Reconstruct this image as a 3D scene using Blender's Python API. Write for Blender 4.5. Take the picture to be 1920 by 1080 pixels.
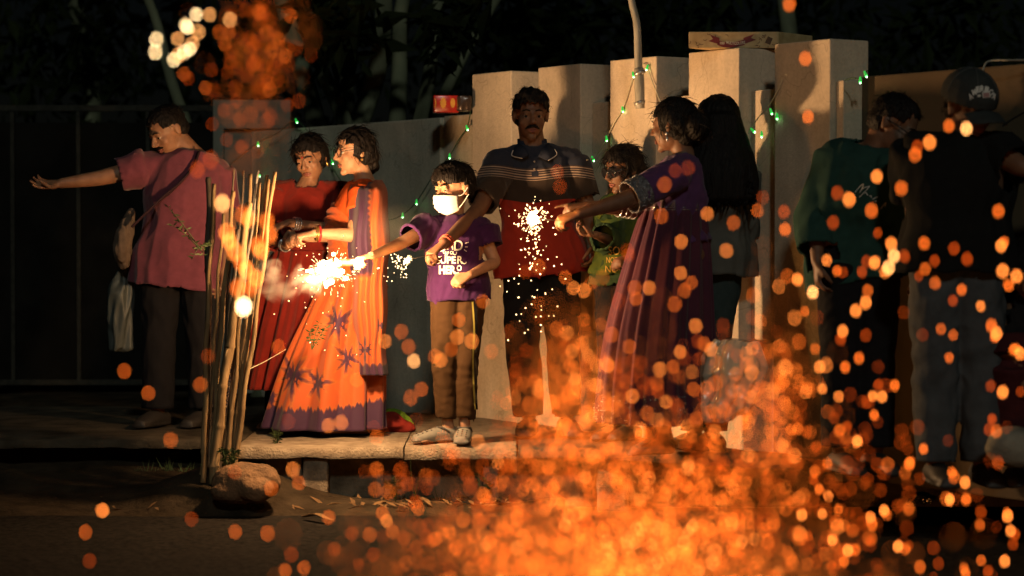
import bpy, bmesh, math, random
import numpy as np
from mathutils import Vector, Matrix, Quaternion
from mathutils.bvhtree import BVHTree

for o in list(bpy.data.objects):
    bpy.data.objects.remove(o)
SC = bpy.context.scene
COL = SC.collection
random.seed(7)
RNG = np.random.default_rng(7)

# ------------------------------------------------------------------ camera
HC = 1.0                     # eye height over the raised ledge (z = 0)
F = 85.0 / 36.0 * 1920.0     # focal length in pixels of a 1920 px wide picture
PITCH = math.atan(106.0 / F)
cam_d = bpy.data.cameras.new('camera')
cam_d.lens = 85.0
cam_d.sensor_width = 36.0
cam_d.clip_start = 0.05
cam_d.clip_end = 400.0
cam_d.dof.use_dof = True
cam_d.dof.focus_distance = 11.7
cam_d.dof.aperture_fstop = 1.9
cam_d.dof.aperture_blades = 0
cam_d.dof.aperture_ratio = 1.12
cam = bpy.data.objects.new('camera', cam_d)
COL.objects.link(cam)
cam.location = (0, 0, HC)
cam.rotation_euler = (math.pi / 2 - PITCH, 0, 0)
SC.camera = cam

# ------------------------------------------------------------------ night sky and moonlight
wd = bpy.data.worlds.new('World')
SC.world = wd
wd.use_nodes = True
nt = wd.node_tree
nt.nodes.clear()
sky = nt.nodes.new('ShaderNodeTexSky')
sky.sky_type = 'NISHITA'
sky.sun_disc = False
SUN_EL, SUN_AZ = math.radians(27), math.radians(177)
sky.sun_elevation = SUN_EL
sky.sun_rotation = SUN_AZ
bg = nt.nodes.new('ShaderNodeBackground')
bg.inputs['Strength'].default_value = 0.0003
wo = nt.nodes.new('ShaderNodeOutputWorld')
nt.links.new(sky.outputs[0], bg.inputs['Color'])
nt.links.new(bg.outputs[0], wo.inputs['Surface'])
sun_d = bpy.data.lights.new('moonlight', 'SUN')
sun_d.energy = 0.42
sun_d.angle = math.radians(4)
sun_d.color = (0.93, 1.0, 0.86)
sun = bpy.data.objects.new('moonlight', sun_d)
COL.objects.link(sun)
_sd = Vector((math.sin(SUN_AZ) * math.cos(SUN_EL), math.cos(SUN_AZ) * math.cos(SUN_EL), math.sin(SUN_EL)))
sun.rotation_euler = _sd.to_track_quat('Z', 'Y').to_euler()

SC.view_settings.view_transform = 'Standard'
SC.view_settings.look = 'None'
SC.view_settings.exposure = 0.0
SC.view_settings.gamma = 1.0
SC.view_settings.use_curve_mapping = False
SC.render.engine = 'CYCLES'
cy = SC.cycles
cy.use_denoising = True
cy.max_bounces = 5
cy.diffuse_bounces = 2
cy.glossy_bounces = 2
cy.transmission_bounces = 4
cy.transparent_max_bounces = 8
cy.volume_bounces = 0
cy.sample_clamp_indirect = 1.2
cy.sample_clamp_direct = 0.0
cy.caustics_reflective = False
cy.caustics_refractive = False
cy.use_light_tree = True
cy.volume_step_rate = 1.0
cy.blur_glossy = 1.0

# the fires' own light: flare in the boy's hand, two hand sparklers, fountain on the road
FLARE_W, SPARK_W, SMALL_W, FOUNT_W = 225.0, 30.0, 2.0, 90.0


# ------------------------------------------------------------------ small maths
def V(*a):
    return Vector(a)


def P(px, py, Y):
    """the point at distance Y in front of the camera seen at a pixel of the 1920 px photograph"""
    px, py, Y = float(px), float(py), float(Y)
    r = Vector(((px - 960) / F, math.cos(PITCH), -math.sin(PITCH)))
    r += (540 - py) / F * Vector((0, math.sin(PITCH), math.cos(PITCH)))
    return Vector((0, 0, HC)) + r * (Y / r.y)


def lerp(a, b, t):
    return a + (b - a) * t


def spline(pts, n):
    """Catmull-Rom through rows of numbers, n steps per span"""
    a = np.array(pts, float)
    if len(a) < 3:
        t = np.linspace(0, 1, n + 1)[:, None]
        return a[0] + (a[-1] - a[0]) * t
    e = np.vstack([2 * a[0] - a[1], a, 2 * a[-1] - a[-2]])
    out = []
    for i in range(1, len(e) - 2):
        p0, p1, p2, p3 = e[i - 1], e[i], e[i + 1], e[i + 2]
        for k in range(n):
            t = k / n
            out.append(0.5 * (2 * p1 + (p2 - p0) * t + (2 * p0 - 5 * p1 + 4 * p2 - p3) * t * t
                              + (3 * p1 - p0 - 3 * p2 + p3) * t ** 3))
    out.append(a[-1])
    return np.array(out)


def wob(co, seed, freq=6.0, n=5):
    """smooth pseudo-noise, about -1..1, for an (N,3) array"""
    r = np.random.default_rng(seed)
    s = np.zeros(len(co))
    w = 0
    for i in range(n):
        k = r.normal(size=3) * freq * (1 + 0.5 * i)
        k2 = r.normal(size=3) * freq * 0.6
        a = 1 / (1 + 0.45 * i)
        s += a * np.sin(co @ k + r.uniform(0, 6.3) + 1.6 * np.sin(co @ k2 + r.uniform(0, 6.3)))
        w += a
    return s / w * 1.4


# ------------------------------------------------------------------ materials
MATS = {}


def mat(name, col, rough=0.8, var=0.12, vscale=30.0, bump=0.0, bscale=200.0, metal=0.0, sheen=0.0, spec=0.4,
        emit=None, estr=0.0, stretch=None, sample=True, col2=None, sss=0.0):
    if name in MATS:
        return MATS[name]
    if rough >= .8:
        spec = min(spec, .10)
    m = bpy.data.materials.new(name)
    m.use_nodes = True
    t = m.node_tree
    b = t.nodes['Principled BSDF']
    b.inputs['Roughness'].default_value = rough
    b.inputs['Metallic'].default_value = metal
    b.inputs['Specular IOR Level'].default_value = spec
    if sheen:
        b.inputs['Sheen Weight'].default_value = sheen
        b.inputs['Sheen Roughness'].default_value = 0.5
    if sss:
        b.inputs['Subsurface Weight'].default_value = sss
        b.inputs['Subsurface Radius'].default_value = (0.012, 0.005, 0.003)
        b.inputs['Subsurface Scale'].default_value = 1.0
    tc = t.nodes.new('ShaderNodeTexCoord')
    mp = t.nodes.new('ShaderNodeMapping')
    if stretch:
        mp.inputs['Scale'].default_value = stretch
    t.links.new(tc.outputs['Object'], mp.inputs['Vector'])
    nz = t.nodes.new('ShaderNodeTexNoise')
    nz.inputs['Scale'].default_value = vscale
    nz.inputs['Detail'].default_value = 5
    t.links.new(mp.outputs[0], nz.inputs['Vector'])
    rp = t.nodes.new('ShaderNodeValToRGB')
    c = Vector(col[:3])
    lo = c * (1 - var) if col2 is None else Vector(col2)
    hi = c * (1 + var) if col2 is None else c
    rp.color_ramp.elements[0].position = 0.3
    rp.color_ramp.elements[1].position = 0.7
    rp.color_ramp.elements[0].color = (*lo, 1)
    rp.color_ramp.elements[1].color = (*hi, 1)
    t.links.new(nz.outputs['Fac'], rp.inputs['Fac'])
    t.links.new(rp.outputs['Color'], b.inputs['Base Color'])
    if bump:
        n2 = t.nodes.new('ShaderNodeTexNoise')
        n2.inputs['Scale'].default_value = bscale
        n2.inputs['Detail'].default_value = 4
        t.links.new(mp.outputs[0], n2.inputs['Vector'])
        bp = t.nodes.new('ShaderNodeBump')
        bp.inputs['Strength'].default_value = bump
        bp.inputs['Distance'].default_value = 0.01
        t.links.new(n2.outputs['Fac'], bp.inputs['Height'])
        t.links.new(bp.outputs[0], b.inputs['Normal'])
    if emit:
        b.inputs['Emission Color'].default_value = (*emit, 1)
        b.inputs['Emission Strength'].default_value = estr
    if not sample:
        m.cycles.emission_sampling = 'NONE'
    m['principled'] = b.name
    MATS[name] = m
    return m


def glow(name, col, strength, sample=False):
    if name in MATS:
        return MATS[name]
    m = bpy.data.materials.new(name)
    m.use_nodes = True
    t = m.node_tree
    t.nodes.clear()
    e = t.nodes.new('ShaderNodeEmission')
    e.inputs['Color'].default_value = (*col, 1)
    e.inputs['Strength'].default_value = strength
    o = t.nodes.new('ShaderNodeOutputMaterial')
    t.links.new(e.outputs[0], o.inputs['Surface'])
    m.cycles.emission_sampling = 'AUTO' if sample else 'NONE'
    MATS[name] = m
    return m


def banded(name, attr, stops, rough=0.85, bump=0.15, bscale=260, interp='CONSTANT', lo=0.0, hi=1.0, sheen=0.1, noise=0.0):
    """colour read from a float attribute of the cloth through a ramp: woven or dyed bands"""
    m = mat(name, (0.5, 0.5, 0.5), rough=rough, bump=bump, bscale=bscale, sheen=sheen)
    t = m.node_tree
    b = t.nodes[m['principled']]
    a = t.nodes.new('ShaderNodeAttribute')
    a.attribute_name = attr
    mr = t.nodes.new('ShaderNodeMapRange')
    mr.inputs['From Min'].default_value = lo
    mr.inputs['From Max'].default_value = hi
    src = a.outputs['Fac']
    if noise:
        nz = t.nodes.new('ShaderNodeTexNoise')
        nz.inputs['Scale'].default_value = 45
        tc = t.nodes.new('ShaderNodeTexCoord')
        t.links.new(tc.outputs['Object'], nz.inputs['Vector'])
        ma = t.nodes.new('ShaderNodeMath')
        ma.operation = 'MULTIPLY_ADD'
        ma.inputs[1].default_value = noise
        t.links.new(nz.outputs['Fac'], ma.inputs[0])
        t.links.new(a.outputs['Fac'], ma.inputs[2])
        src = ma.outputs[0]
    t.links.new(src, mr.inputs['Value'])
    r = t.nodes.new('ShaderNodeValToRGB')
    r.color_ramp.interpolation = interp
    el = r.color_ramp.elements
    while len(el) < len(stops):
        el.new(0.5)
    for e, (p, c) in zip(el, stops):
        e.position = p
    for e, (p, c) in zip(el, stops):
        e.position = p
        e.color = (*c, 1)
    t.links.new(mr.outputs[0], r.inputs['Fac'])
    t.links.new(r.outputs['Color'], b.inputs['Base Color'])
    return m


# ------------------------------------------------------------------ mesh building
class MB:
    """collects shapes that become ONE mesh"""

    def __init__(self):
        self.v, self.f = [], []

    def add(self, vs, fs):
        o = len(self.v)
        self.v += [tuple(x) for x in vs]
        self.f += [tuple(i + o for i in q) for q in fs]
        return self

    def tube(self, pts, rads, n=14, side=None, sub=4, cap=0.7, round_caps=True):
        """smooth tube; rads is a number or (half width along side, half depth) at every point"""
        R = [(r, r) if not isinstance(r, (tuple, list)) else r for r in rads]
        rows = [list(p) + list(r) for p, r in zip(pts, R)]
        s = spline(rows, sub) if sub > 1 else np.array(rows, float)
        c, ra = s[:, :3], np.maximum(s[:, 3:], 1e-4)
        tg = np.gradient(c, axis=0)
        tg /= np.linalg.norm(tg, axis=1)[:, None] + 1e-12
        if round_caps:
            add0, add1 = [], []
            for q in (0.9, 0.6, 0.15):
                h = cap * math.sqrt(1 - q * q)
                add0.append((c[0] - tg[0] * h * ra[0].min(), ra[0] * q, tg[0]))
                add1.append((c[-1] + tg[-1] * h * ra[-1].min(), ra[-1] * q, tg[-1]))
            c = np.vstack([[a[0] for a in add0[::-1]], c, [a[0] for a in add1]])
            ra = np.vstack([[a[1] for a in add0[::-1]], ra, [a[1] for a in add1]])
            tg = np.vstack([[a[2] for a in add0[::-1]], tg, [a[2] for a in add1]])
        if side is None:
            side = (0, 0, 1) if abs(tg[0][2]) < 0.9 else (1, 0, 0)
        sd = np.array(side, float)
        if sd.ndim == 1:
            sd = np.repeat(sd[None], len(c), 0)
        else:
            x = np.linspace(0, 1, len(sd))
            xi = np.linspace(0, 1, len(c))
            sd = np.stack([np.interp(xi, x, sd[:, j]) for j in range(3)], 1)
        vs, fs = [], []
        prev = None
        for i in range(len(c)):
            s_ = sd[i] if prev is None or sd.shape[0] > 1 else prev
            s_ = s_ - tg[i] * np.dot(s_, tg[i])
            s_ /= np.linalg.norm(s_) + 1e-12
            b_ = np.cross(tg[i], s_)
            for k in range(n):
                a = 2 * math.pi * k / n
                vs.append(c[i] + s_ * math.cos(a) * ra[i][0] + b_ * math.sin(a) * ra[i][1])
        m = len(c)
        for i in range(m - 1):
            for k in range(n):
                k2 = (k + 1) % n
                fs.append((i * n + k, i * n + k2, (i + 1) * n + k2, (i + 1) * n + k))
        fs.append(tuple(range(n - 1, -1, -1)))
        fs.append(tuple((m - 1) * n + k for k in range(n)))
        return self.add(vs, fs)

    def ell(self, c, r, ax=None, nu=16, nv=10):
        """ellipsoid; ax = 3 unit axes as rows"""
        ax = np.eye(3) if ax is None else np.array(ax, float)
        c = np.array(c, float)
        vs, fs = [c + ax[2] * r[2]], []
        for j in range(1, nv):
            th = math.pi * j / nv
            for i in range(nu):
                ph = 2 * math.pi * i / nu
                vs.append(c + ax[0] * r[0] * math.sin(th) * math.cos(ph) + ax[1] * r[1] * math.sin(th) * math.sin(ph)
                          + ax[2] * r[2] * math.cos(th))
        vs.append(c - ax[2] * r[2])
        for i in range(nu):
            fs.append((0, 1 + i, 1 + (i + 1) % nu))
        for j in range(nv - 2):
            for i in range(nu):
                a, b = 1 + j * nu + i, 1 + j * nu + (i + 1) % nu
                fs.append((a, a + nu, b + nu, b))
        e = len(vs) - 1
        for i in range(nu):
            fs.append((e, 1 + (nv - 2) * nu + (i + 1) % nu, 1 + (nv - 2) * nu + i))
        return self.add(vs, fs)

    def box(self, c, h, ax=None):
        """box with half sizes h"""
        ax = np.eye(3) if ax is None else np.array(ax, float)
        c = np.array(c, float)
        vs = [c + ax[0] * h[0] * x + ax[1] * h[1] * y + ax[2] * h[2] * z
              for z in (-1, 1) for y in (-1, 1) for x in (-1, 1)]
        return self.add(vs, [(0, 2, 3, 1), (4, 5, 7, 6), (0, 1, 5, 4), (2, 6, 7, 3), (0, 4, 6, 2), (1, 3, 7, 5)])

    def grid(self, rows, closed=False):
        """sheet through a list of rows of points"""
        m, n = len(rows), len(rows[0])
        vs = [p for r in rows for p in r]
        fs = []
        for i in range(m - 1):
            for k in range(n if closed else n - 1):
                k2 = (k + 1) % n
                fs.append((i * n + k, i * n + k2, (i + 1) * n + k2, (i + 1) * n + k))
        return self.add(vs, fs)

    def mesh(self, name='mesh'):
        me = bpy.data.meshes.new(name)
        me.from_pydata([tuple(map(float, v)) for v in self.v], [], self.f)
        me.validate()
        return me


def evaluated(me, mods):
    """mesh after modifiers"""
    o = bpy.data.objects.new('tmp', me)
    COL.objects.link(o)
    for kind, kw in mods:
        md = o.modifiers.new(kind, kind)
        for k, v in kw.items():
            setattr(md, k, v)
    dg = bpy.context.evaluated_depsgraph_get()
    r = bpy.data.meshes.new_from_object(o.evaluated_get(dg))
    bpy.data.objects.remove(o)
    bpy.data.meshes.remove(me)
    return r


def remesh(mb, voxel, smooth=3, fac=0.5):
    me = mb.mesh()
    mods = [('REMESH', dict(mode='VOXEL', voxel_size=voxel))]
    if smooth:
        mods.append(('SMOOTH', dict(factor=fac, iterations=smooth)))
    return evaluated(me, mods)


def get_co(me):
    a = np.empty(len(me.vertices) * 3)
    me.vertices.foreach_get('co', a)
    return a.reshape(-1, 3)


def get_no(me):
    a = np.empty(len(me.vertices) * 3)
    me.vertices.foreach_get('normal', a)
    return a.reshape(-1, 3)


def set_co(me, co):
    me.vertices.foreach_set('co', np.ascontiguousarray(co, float).ravel())
    me.update()


def displace(me, d):
    set_co(me, get_co(me) + get_no(me) * np.asarray(d)[:, None])


def cut(me, kill):
    """remove the vertices flagged in a boolean array"""
    bm = bmesh.new()
    bm.from_mesh(me)
    bm.verts.ensure_lookup_table()
    bmesh.ops.delete(bm, geom=[bm.verts[i] for i in np.nonzero(kill)[0]], context='VERTS')
    bm.to_mesh(me)
    bm.free()
    return me


def attr(me, name, vals):
    a = me.attributes.new(name, 'FLOAT', 'POINT')
    a.data.foreach_set('value', np.ascontiguousarray(vals, np.float32))


def bevelled(me, w, seg=2):
    return evaluated(me, [('BEVEL', dict(width=w, segments=seg, limit_method='ANGLE'))])


def worldloc(o):
    l = Vector((0, 0, 0))
    while o is not None:
        l += o.location
        o = o.parent
    return l


def obj(name, me, m=None, parent=None, smooth=True, label=None, cat=None, group=None, kind=None, at=None):
    """link a mesh given in world coordinates as one object"""
    if isinstance(me, MB):
        me = me.mesh(name)
    me.name = name
    o = bpy.data.objects.new(name, me)
    COL.objects.link(o)
    base = worldloc(parent) if parent is not None else (Vector(at) if at is not None else Vector((0, 0, 0)))
    if base.length > 0:
        me.transform(Matrix.Translation(-base))
    if parent is not None:
        o.parent = parent
    else:
        o.location = base
    if m is not None:
        for x in (m if isinstance(m, (list, tuple)) else [m]):
            me.materials.append(x)
    if smooth:
        me.polygons.foreach_set('use_smooth', [True] * len(me.polygons))
    tag(o, label, cat, group, kind)
    return o


def tag(o, label=None, cat=None, group=None, kind=None):
    if label: o['label'] = label
    if cat: o['category'] = cat
    if group: o['group'] = group
    if kind: o['kind'] = kind
    return o


def thing(name, loc, label, cat, group=None):
    o = bpy.data.objects.new(name, None)
    o.empty_display_size = 0.1
    COL.objects.link(o)
    o.location = loc
    return tag(o, label, cat, group)


def copy_tree(o, parent=None):
    c = o.copy()
    COL.objects.link(c)
    c.parent = parent
    for ch in o.children:
        copy_tree(ch, c)
    return c


def lamp(name, loc, power, col, size, parent=None):
    d = bpy.data.lights.new(name, 'POINT')
    d.energy = power
    d.color = col
    d.shadow_soft_size = size
    o = bpy.data.objects.new(name, d)
    COL.objects.link(o)
    if parent is not None:
        o.parent = parent
        o.location = Vector(loc) - worldloc(parent)
    else:
        o.location = loc
    return o


# ------------------------------------------------------------------ flat print laid onto a surface
def bvh_of(objs):
    vs, fs = [], []
    for o in objs:
        b = len(vs)
        l = worldloc(o)
        vs += [v.co + l for v in o.data.vertices]
        fs += [tuple(b + i for i in p.vertices) for p in o.data.polygons]
    return BVHTree.FromPolygons(vs, fs)


def lay(pts, bvh, off=0.003, miss=None):
    """drop picture points onto a surface along their sight lines, lifted by off"""
    out = []
    c = Vector((0, 0, HC))
    last = miss
    for px, py in pts:
        d = (P(px, py, 10.0) - c).normalized()
        h = bvh.ray_cast(c + d * 2, d)
        if h[0] is not None:
            q = h[0] - d * off
            last = (q - c).length
        else:
            q = c + d * (last or 11.8)
        out.append(q)
    return out


def text2d(body, box, bold=0.0, shear=0.0, space=1.0, arc=0.0, rot=0.0):
    """outline of a word as 2-D faces fitted to a box (x0, y0, x1, y1) in picture pixels"""
    cu = bpy.data.curves.new('t', 'FONT')
    cu.body = body
    cu.size = 1.0
    cu.offset = bold
    cu.shear = shear
    cu.space_character = space
    cu.resolution_u = 3
    o = bpy.data.objects.new('t', cu)
    COL.objects.link(o)
    dg = bpy.context.evaluated_depsgraph_get()
    me = bpy.data.meshes.new_from_object(o.evaluated_get(dg))
    bpy.data.objects.remove(o)
    bm = bmesh.new()
    bm.from_mesh(me)
    bmesh.ops.triangulate(bm, faces=bm.faces)
    bmesh.ops.subdivide_edges(bm, edges=[e for e in bm.edges if e.calc_length() > 0.25], cuts=1)
    bmesh.ops.triangulate(bm, faces=bm.faces)
    bm.to_mesh(me)
    bm.free()
    co = get_co(me)[:, :2]
    fs = [tuple(p.vertices) for p in me.polygons]
    bpy.data.meshes.remove(me)
    lo, hi = co.min(0), co.max(0)
    q = (co - lo) / (hi - lo)
    x0, y0, x1, y1 = box
    x = x0 + q[:, 0] * (x1 - x0)
    y = y1 + q[:, 1] * (y0 - y1) + arc * 4 * (q[:, 0] - 0.5) ** 2
    if rot:
        cx, cy_ = (x0 + x1) / 2, (y0 + y1) / 2
        c, s = math.cos(rot), math.sin(rot)
        x, y = cx + (x - cx) * c - (y - cy_) * s, cy_ + (x - cx) * s + (y - cy_) * c
    return list(zip(x, y)), fs


def stroke2d(pts, w, n=4):
    """ribbon of width w along a picture polyline"""
    s = spline([list(p) for p in pts], n)
    t = np.gradient(s, axis=0)
    t /= np.linalg.norm(t, axis=1)[:, None] + 1e-9
    nn = np.stack([-t[:, 1], t[:, 0]], 1) * w / 2
    vs = [tuple(a) for a in np.vstack([s + nn, s - nn])]
    m = len(s)
    return vs, [(i, i + 1, m + i + 1, m + i) for i in range(m - 1)]


def printed(name, shapes, bvh, m, parent, off=0.003, miss=None):
    mb = MB()
    for vs, fs in shapes:
        mb.add(lay(vs, bvh, off, miss), fs)
    return obj(name, mb, m, parent, smooth=False)
# ------------------------------------------------------------------ ground, road, raised ledge
M_ROAD = mat('asphalt', (0.017, 0.015, 0.013), rough=1.0, var=0.6, vscale=40, bump=0.9, bscale=220, spec=0.03)
M_SOIL = mat('soil', (0.030, 0.022, 0.014), rough=1.0, spec=.05, var=0.5, vscale=7, bump=0.9, bscale=40)
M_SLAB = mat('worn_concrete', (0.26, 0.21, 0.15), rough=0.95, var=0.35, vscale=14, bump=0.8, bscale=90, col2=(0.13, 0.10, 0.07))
M_DARKCON = mat('dim_concrete', (0.055, 0.045, 0.032), rough=0.9, var=0.5, vscale=6, bump=0.7, bscale=50)  # darker copy of the slab concrete; dimness is put into its colour


def plaster(name, c1, c2, crack=0.5):
    """painted plaster: blotches, rain streaks, speckle and hairline cracks"""
    m = mat(name, c1, rough=0.92, vscale=2.6, bump=0.35, bscale=110, col2=c2, spec=0.25)
    t = m.node_tree
    b = t.nodes[m['principled']]
    old = b.inputs['Base Color'].links[0].from_socket
    tc = t.nodes.new('ShaderNodeTexCoord')

    def nz(scale, st, det=6):
        mp = t.nodes.new('ShaderNodeMapping')
        mp.inputs['Scale'].default_value = st
        t.links.new(tc.outputs['Object'], mp.inputs['Vector'])
        n = t.nodes.new('ShaderNodeTexNoise')
        n.inputs['Scale'].default_value = scale
        n.inputs['Detail'].default_value = det
        t.links.new(mp.outputs[0], n.inputs['Vector'])
        return n.outputs['Fac']

    def mul(col, fac_sock, lo, hi, a, bb):
        r = t.nodes.new('ShaderNodeMapRange')
        r.inputs['From Min'].default_value, r.inputs['From Max'].default_value = lo, hi
        r.inputs['To Min'].default_value, r.inputs['To Max'].default_value = a, bb
        t.links.new(fac_sock, r.inputs['Value'])
        x = t.nodes.new('ShaderNodeMix')
        x.data_type = 'RGBA'
        x.blend_type = 'MULTIPLY'
        x.inputs['Factor'].default_value = 1.0
        t.links.new(col, x.inputs[6])
        t.links.new(r.outputs[0], x.inputs[7])
        return x.outputs[2]
    c = mul(old, nz(14, (1, 1, .10)), .40, .62, .93, 1.02)
    c = mul(c, nz(60, (1, 1, 1), 3), .35, .6, .92, 1.03)
    c = mul(c, nz(3.5, (1, 1, .8)), .34, .55, .80, 1.0)
    mp = t.nodes.new('ShaderNodeMapping')
    t.links.new(tc.outputs['Object'], mp.inputs['Vector'])
    ds = t.nodes.new('ShaderNodeTexNoise')
    ds.inputs['Scale'].default_value = 6
    t.links.new(tc.outputs['Object'], ds.inputs['Vector'])
    ad = t.nodes.new('ShaderNodeMix')
    ad.data_type = 'RGBA'
    ad.inputs['Factor'].default_value = .25
    t.links.new(tc.outputs['Object'], ad.inputs[6])
    t.links.new(ds.outputs['Color'], ad.inputs[7])
    vo = t.nodes.new('ShaderNodeTexVoronoi')
    vo.feature = 'DISTANCE_TO_EDGE'
    vo.inputs['Scale'].default_value = 2.2
    t.links.new(ad.outputs[2], vo.inputs['Vector'])
    c = mul(c, vo.outputs['Distance'], 0.0, .006, .72, 1.0)
    t.links.new(c, b.inputs['Base Color'])
    return m


M_WALL = plaster('wall_paint', (0.63, 0.52, 0.39), (0.53, 0.43, 0.32))
M_WALL2 = plaster('wall_paint_lifted', (0.60, 0.54, 0.42), (0.48, 0.43, 0.33))  # wall tone lifted in colour to make up for the weak light here
ROADZ = -0.28


def sheet(name, x0, x1, y0, y1, z, m, nx=2, ny=2, amp=0.0, seed=1, freq=3.0, kind='structure', dz=None):
    xs, ys = np.linspace(x0, x1, nx), np.linspace(y0, y1, ny)
    g = np.array([[(x, y, z) for x in xs] for y in ys])
    if amp:
        g[:, :, 2] += amp * wob(g.reshape(-1, 3), seed, freq).reshape(ny, nx)
    if dz is not None:
        g[:, :, 2] += dz(g[:, :, 0], g[:, :, 1])
    return obj(name, MB().grid([list(r) for r in g]), m, kind=kind)


sheet('ground', -150, 150, -20, 250, ROADZ - 0.03, M_SOIL)
sheet('road', -30, 30, -6, 10.95, ROADZ - 0.01, M_ROAD, 160, 70, 0.006, 3, 2.0)
# earth verge under the bamboo, rising towards the gate
sheet('verge', -4.2, 0.25, 10.85, 17.2, ROADZ, M_SOIL, 110, 130, 0.025, 5, 5.0,
      dz=lambda x, y: np.clip((y - 11.0) / 1.2, 0, 1) ** 1.5 * 0.235 + np.where(x > -1.35, np.where(y > 11.3, -0.12, 0), 0) - .05 * np.clip((11.1 - y) / .25, 0, 1) + .17 * np.exp(-((x + 1.34) / .34) ** 2 - ((y - 11.27) / .20) ** 2))
# the ledge: broken concrete drain covers carried on stub walls
E0, E1 = P(440, 832, 11.27).x, P(1000, 832, 11.27).x
LY = 11.27
XB = 3.9
yb = LY - 1.9


def edge_y(x):
    if x < E0 + .001: return LY + .42
    return LY if x < 0.35 else LY - (x - 0.35) * 0.62


def slab_piece(x0, x1, y1off=1.6, t=0.065, seed=0):
    nx, ny = max(4, int((x1 - x0) / 0.04)), 10
    top, bot = [], []
    r = np.random.default_rng(seed)
    for j in range(ny + 1):
        rt, rb = [], []
        for i in range(nx + 1):
            x = x0 + (x1 - x0) * i / nx
            y = edge_y(x) + (y1off * j / ny if j else 0)
            q = np.array([[x, y, 0]])
            e = 0.007 * wob(q, 40 + seed, 20)[0] if j == 0 else 0
            z = 0.006 * wob(q, 30 + seed, 9)[0] - 0.004
            rt.append((x, y + e, z - (0.008 if j == 0 else 0)))
            rb.append((x, y + e + 0.01, -t + 0.005 * wob(q, 50 + seed, 14)[0]))
        top.append(rt)
        bot.append(rb)
    # front skirt then top
    rows = [bot[0]] + top
    m = MB().grid(rows)
    m.grid([bot[-1], bot[0]])
    return m


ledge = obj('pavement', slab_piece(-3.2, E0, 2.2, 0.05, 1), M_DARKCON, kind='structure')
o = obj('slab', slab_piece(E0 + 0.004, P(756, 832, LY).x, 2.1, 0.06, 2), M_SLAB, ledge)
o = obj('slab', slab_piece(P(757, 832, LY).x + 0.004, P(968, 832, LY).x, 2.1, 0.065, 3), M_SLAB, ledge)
o = obj('slab', slab_piece(P(970, 832, LY).x + 0.004, 1.7, 1.6, 0.06, 4), M_DARKCON, ledge)  # right slabs take the darker colour so the ledge dims there
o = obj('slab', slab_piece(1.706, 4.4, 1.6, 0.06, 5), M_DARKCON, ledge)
# stub walls and the dark drain behind them
mb = MB()
for x0, x1, d in ((566, 612, 0.05), (540, 563, 0.12), (700, 716, 0.2), (905, 935, 0.1), (1120, 1180, 0.06)):
    a, b = P(x0, 880, LY).x, P(x1, 880, LY).x
    yf = edge_y(a) + d
    me = MB().box(((a + b) / 2, yf + 0.11, -0.19), ((b - a) / 2, 0.11, 0.125)).mesh()
    me = bevelled(me, 0.012)
    me = evaluated(me, [('SUBSURF', dict(subdivision_type='SIMPLE', levels=3, render_levels=3))])
    c = get_co(me)
    set_co(me, c + np.stack([0.008 * wob(c, 60, 18), 0.01 * wob(c, 61, 18), 0 * c[:, 0]], 1))
    obj('support', me, M_SLAB, ledge)
obj('drain_wall', MB().box((0.6, LY + 0.24, -0.24), (1.95, 0.03, 0.165)), mat('drain_concrete', (.16, .12, .08), rough=.95, var=.5, vscale=8, bump=.8, bscale=60), ledge, smooth=False)

# ------------------------------------------------------------------ compound wall: low panels between tall pillars
WE = Vector((0.5529, -0.8332, 0))          # along the wall, towards the camera and right
WN = Vector((-0.8332, -0.5529, 0))         # out of its front
WO = Vector((-0.005, 12.75, 0))
PITCHW, PW, PD, PZ, LZ, KZ = 0.634, 0.381, 0.225, 1.847, 1.652, 0.50


def wpt(u, d, z):
    """point of the wall: u along it, d behind its front face, z up"""
    return WO + WE * u - WN * d + Vector((0, 0, z))


def wbox(u0, u1, d0, d1, z0, z1, bev=0.006):
    ax = [tuple(WE), tuple(-WN), (0, 0, 1)]
    c = wpt((u0 + u1) / 2, (d0 + d1) / 2, (z0 + z1) / 2)
    me = MB().box(c, ((u1 - u0) / 2, (d1 - d0) / 2, (z1 - z0) / 2), ax).mesh()
    return bevelled(me, bev) if bev else me


wall = thing('compound_wall', wpt(0.6, 0, 0), 'cream compound wall of tall pillars and low panels behind the people', 'wall')
for i in range(5):
    obj('pillar', wbox(i * PITCHW - PW, i * PITCHW, 0, PD, -0.05, PZ), M_WALL, wall, smooth=False)
obj('panel', wbox(-PW - 0.40, -PW - 0.004, 0.07, 0.17, KZ, LZ - 0.012), M_WALL, wall, smooth=False)
for i in range(4):
    obj('panel', wbox(i * PITCHW + 0.004, (i + 1) * PITCHW - PW - 0.004, 0.07, 0.17, KZ, LZ), M_WALL, wall, smooth=False)
    obj('plinth', wbox(i * PITCHW + 0.003, (i + 1) * PITCHW - PW - 0.003, -0.006, 0.2, -0.05, KZ - 0.003), M_WALL, wall, smooth=False)
obj('plinth', wbox(-PW - 0.40, -PW - 0.004, -0.002, 0.2, -0.05, KZ - 0.004), M_WALL, wall, smooth=False)

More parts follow.
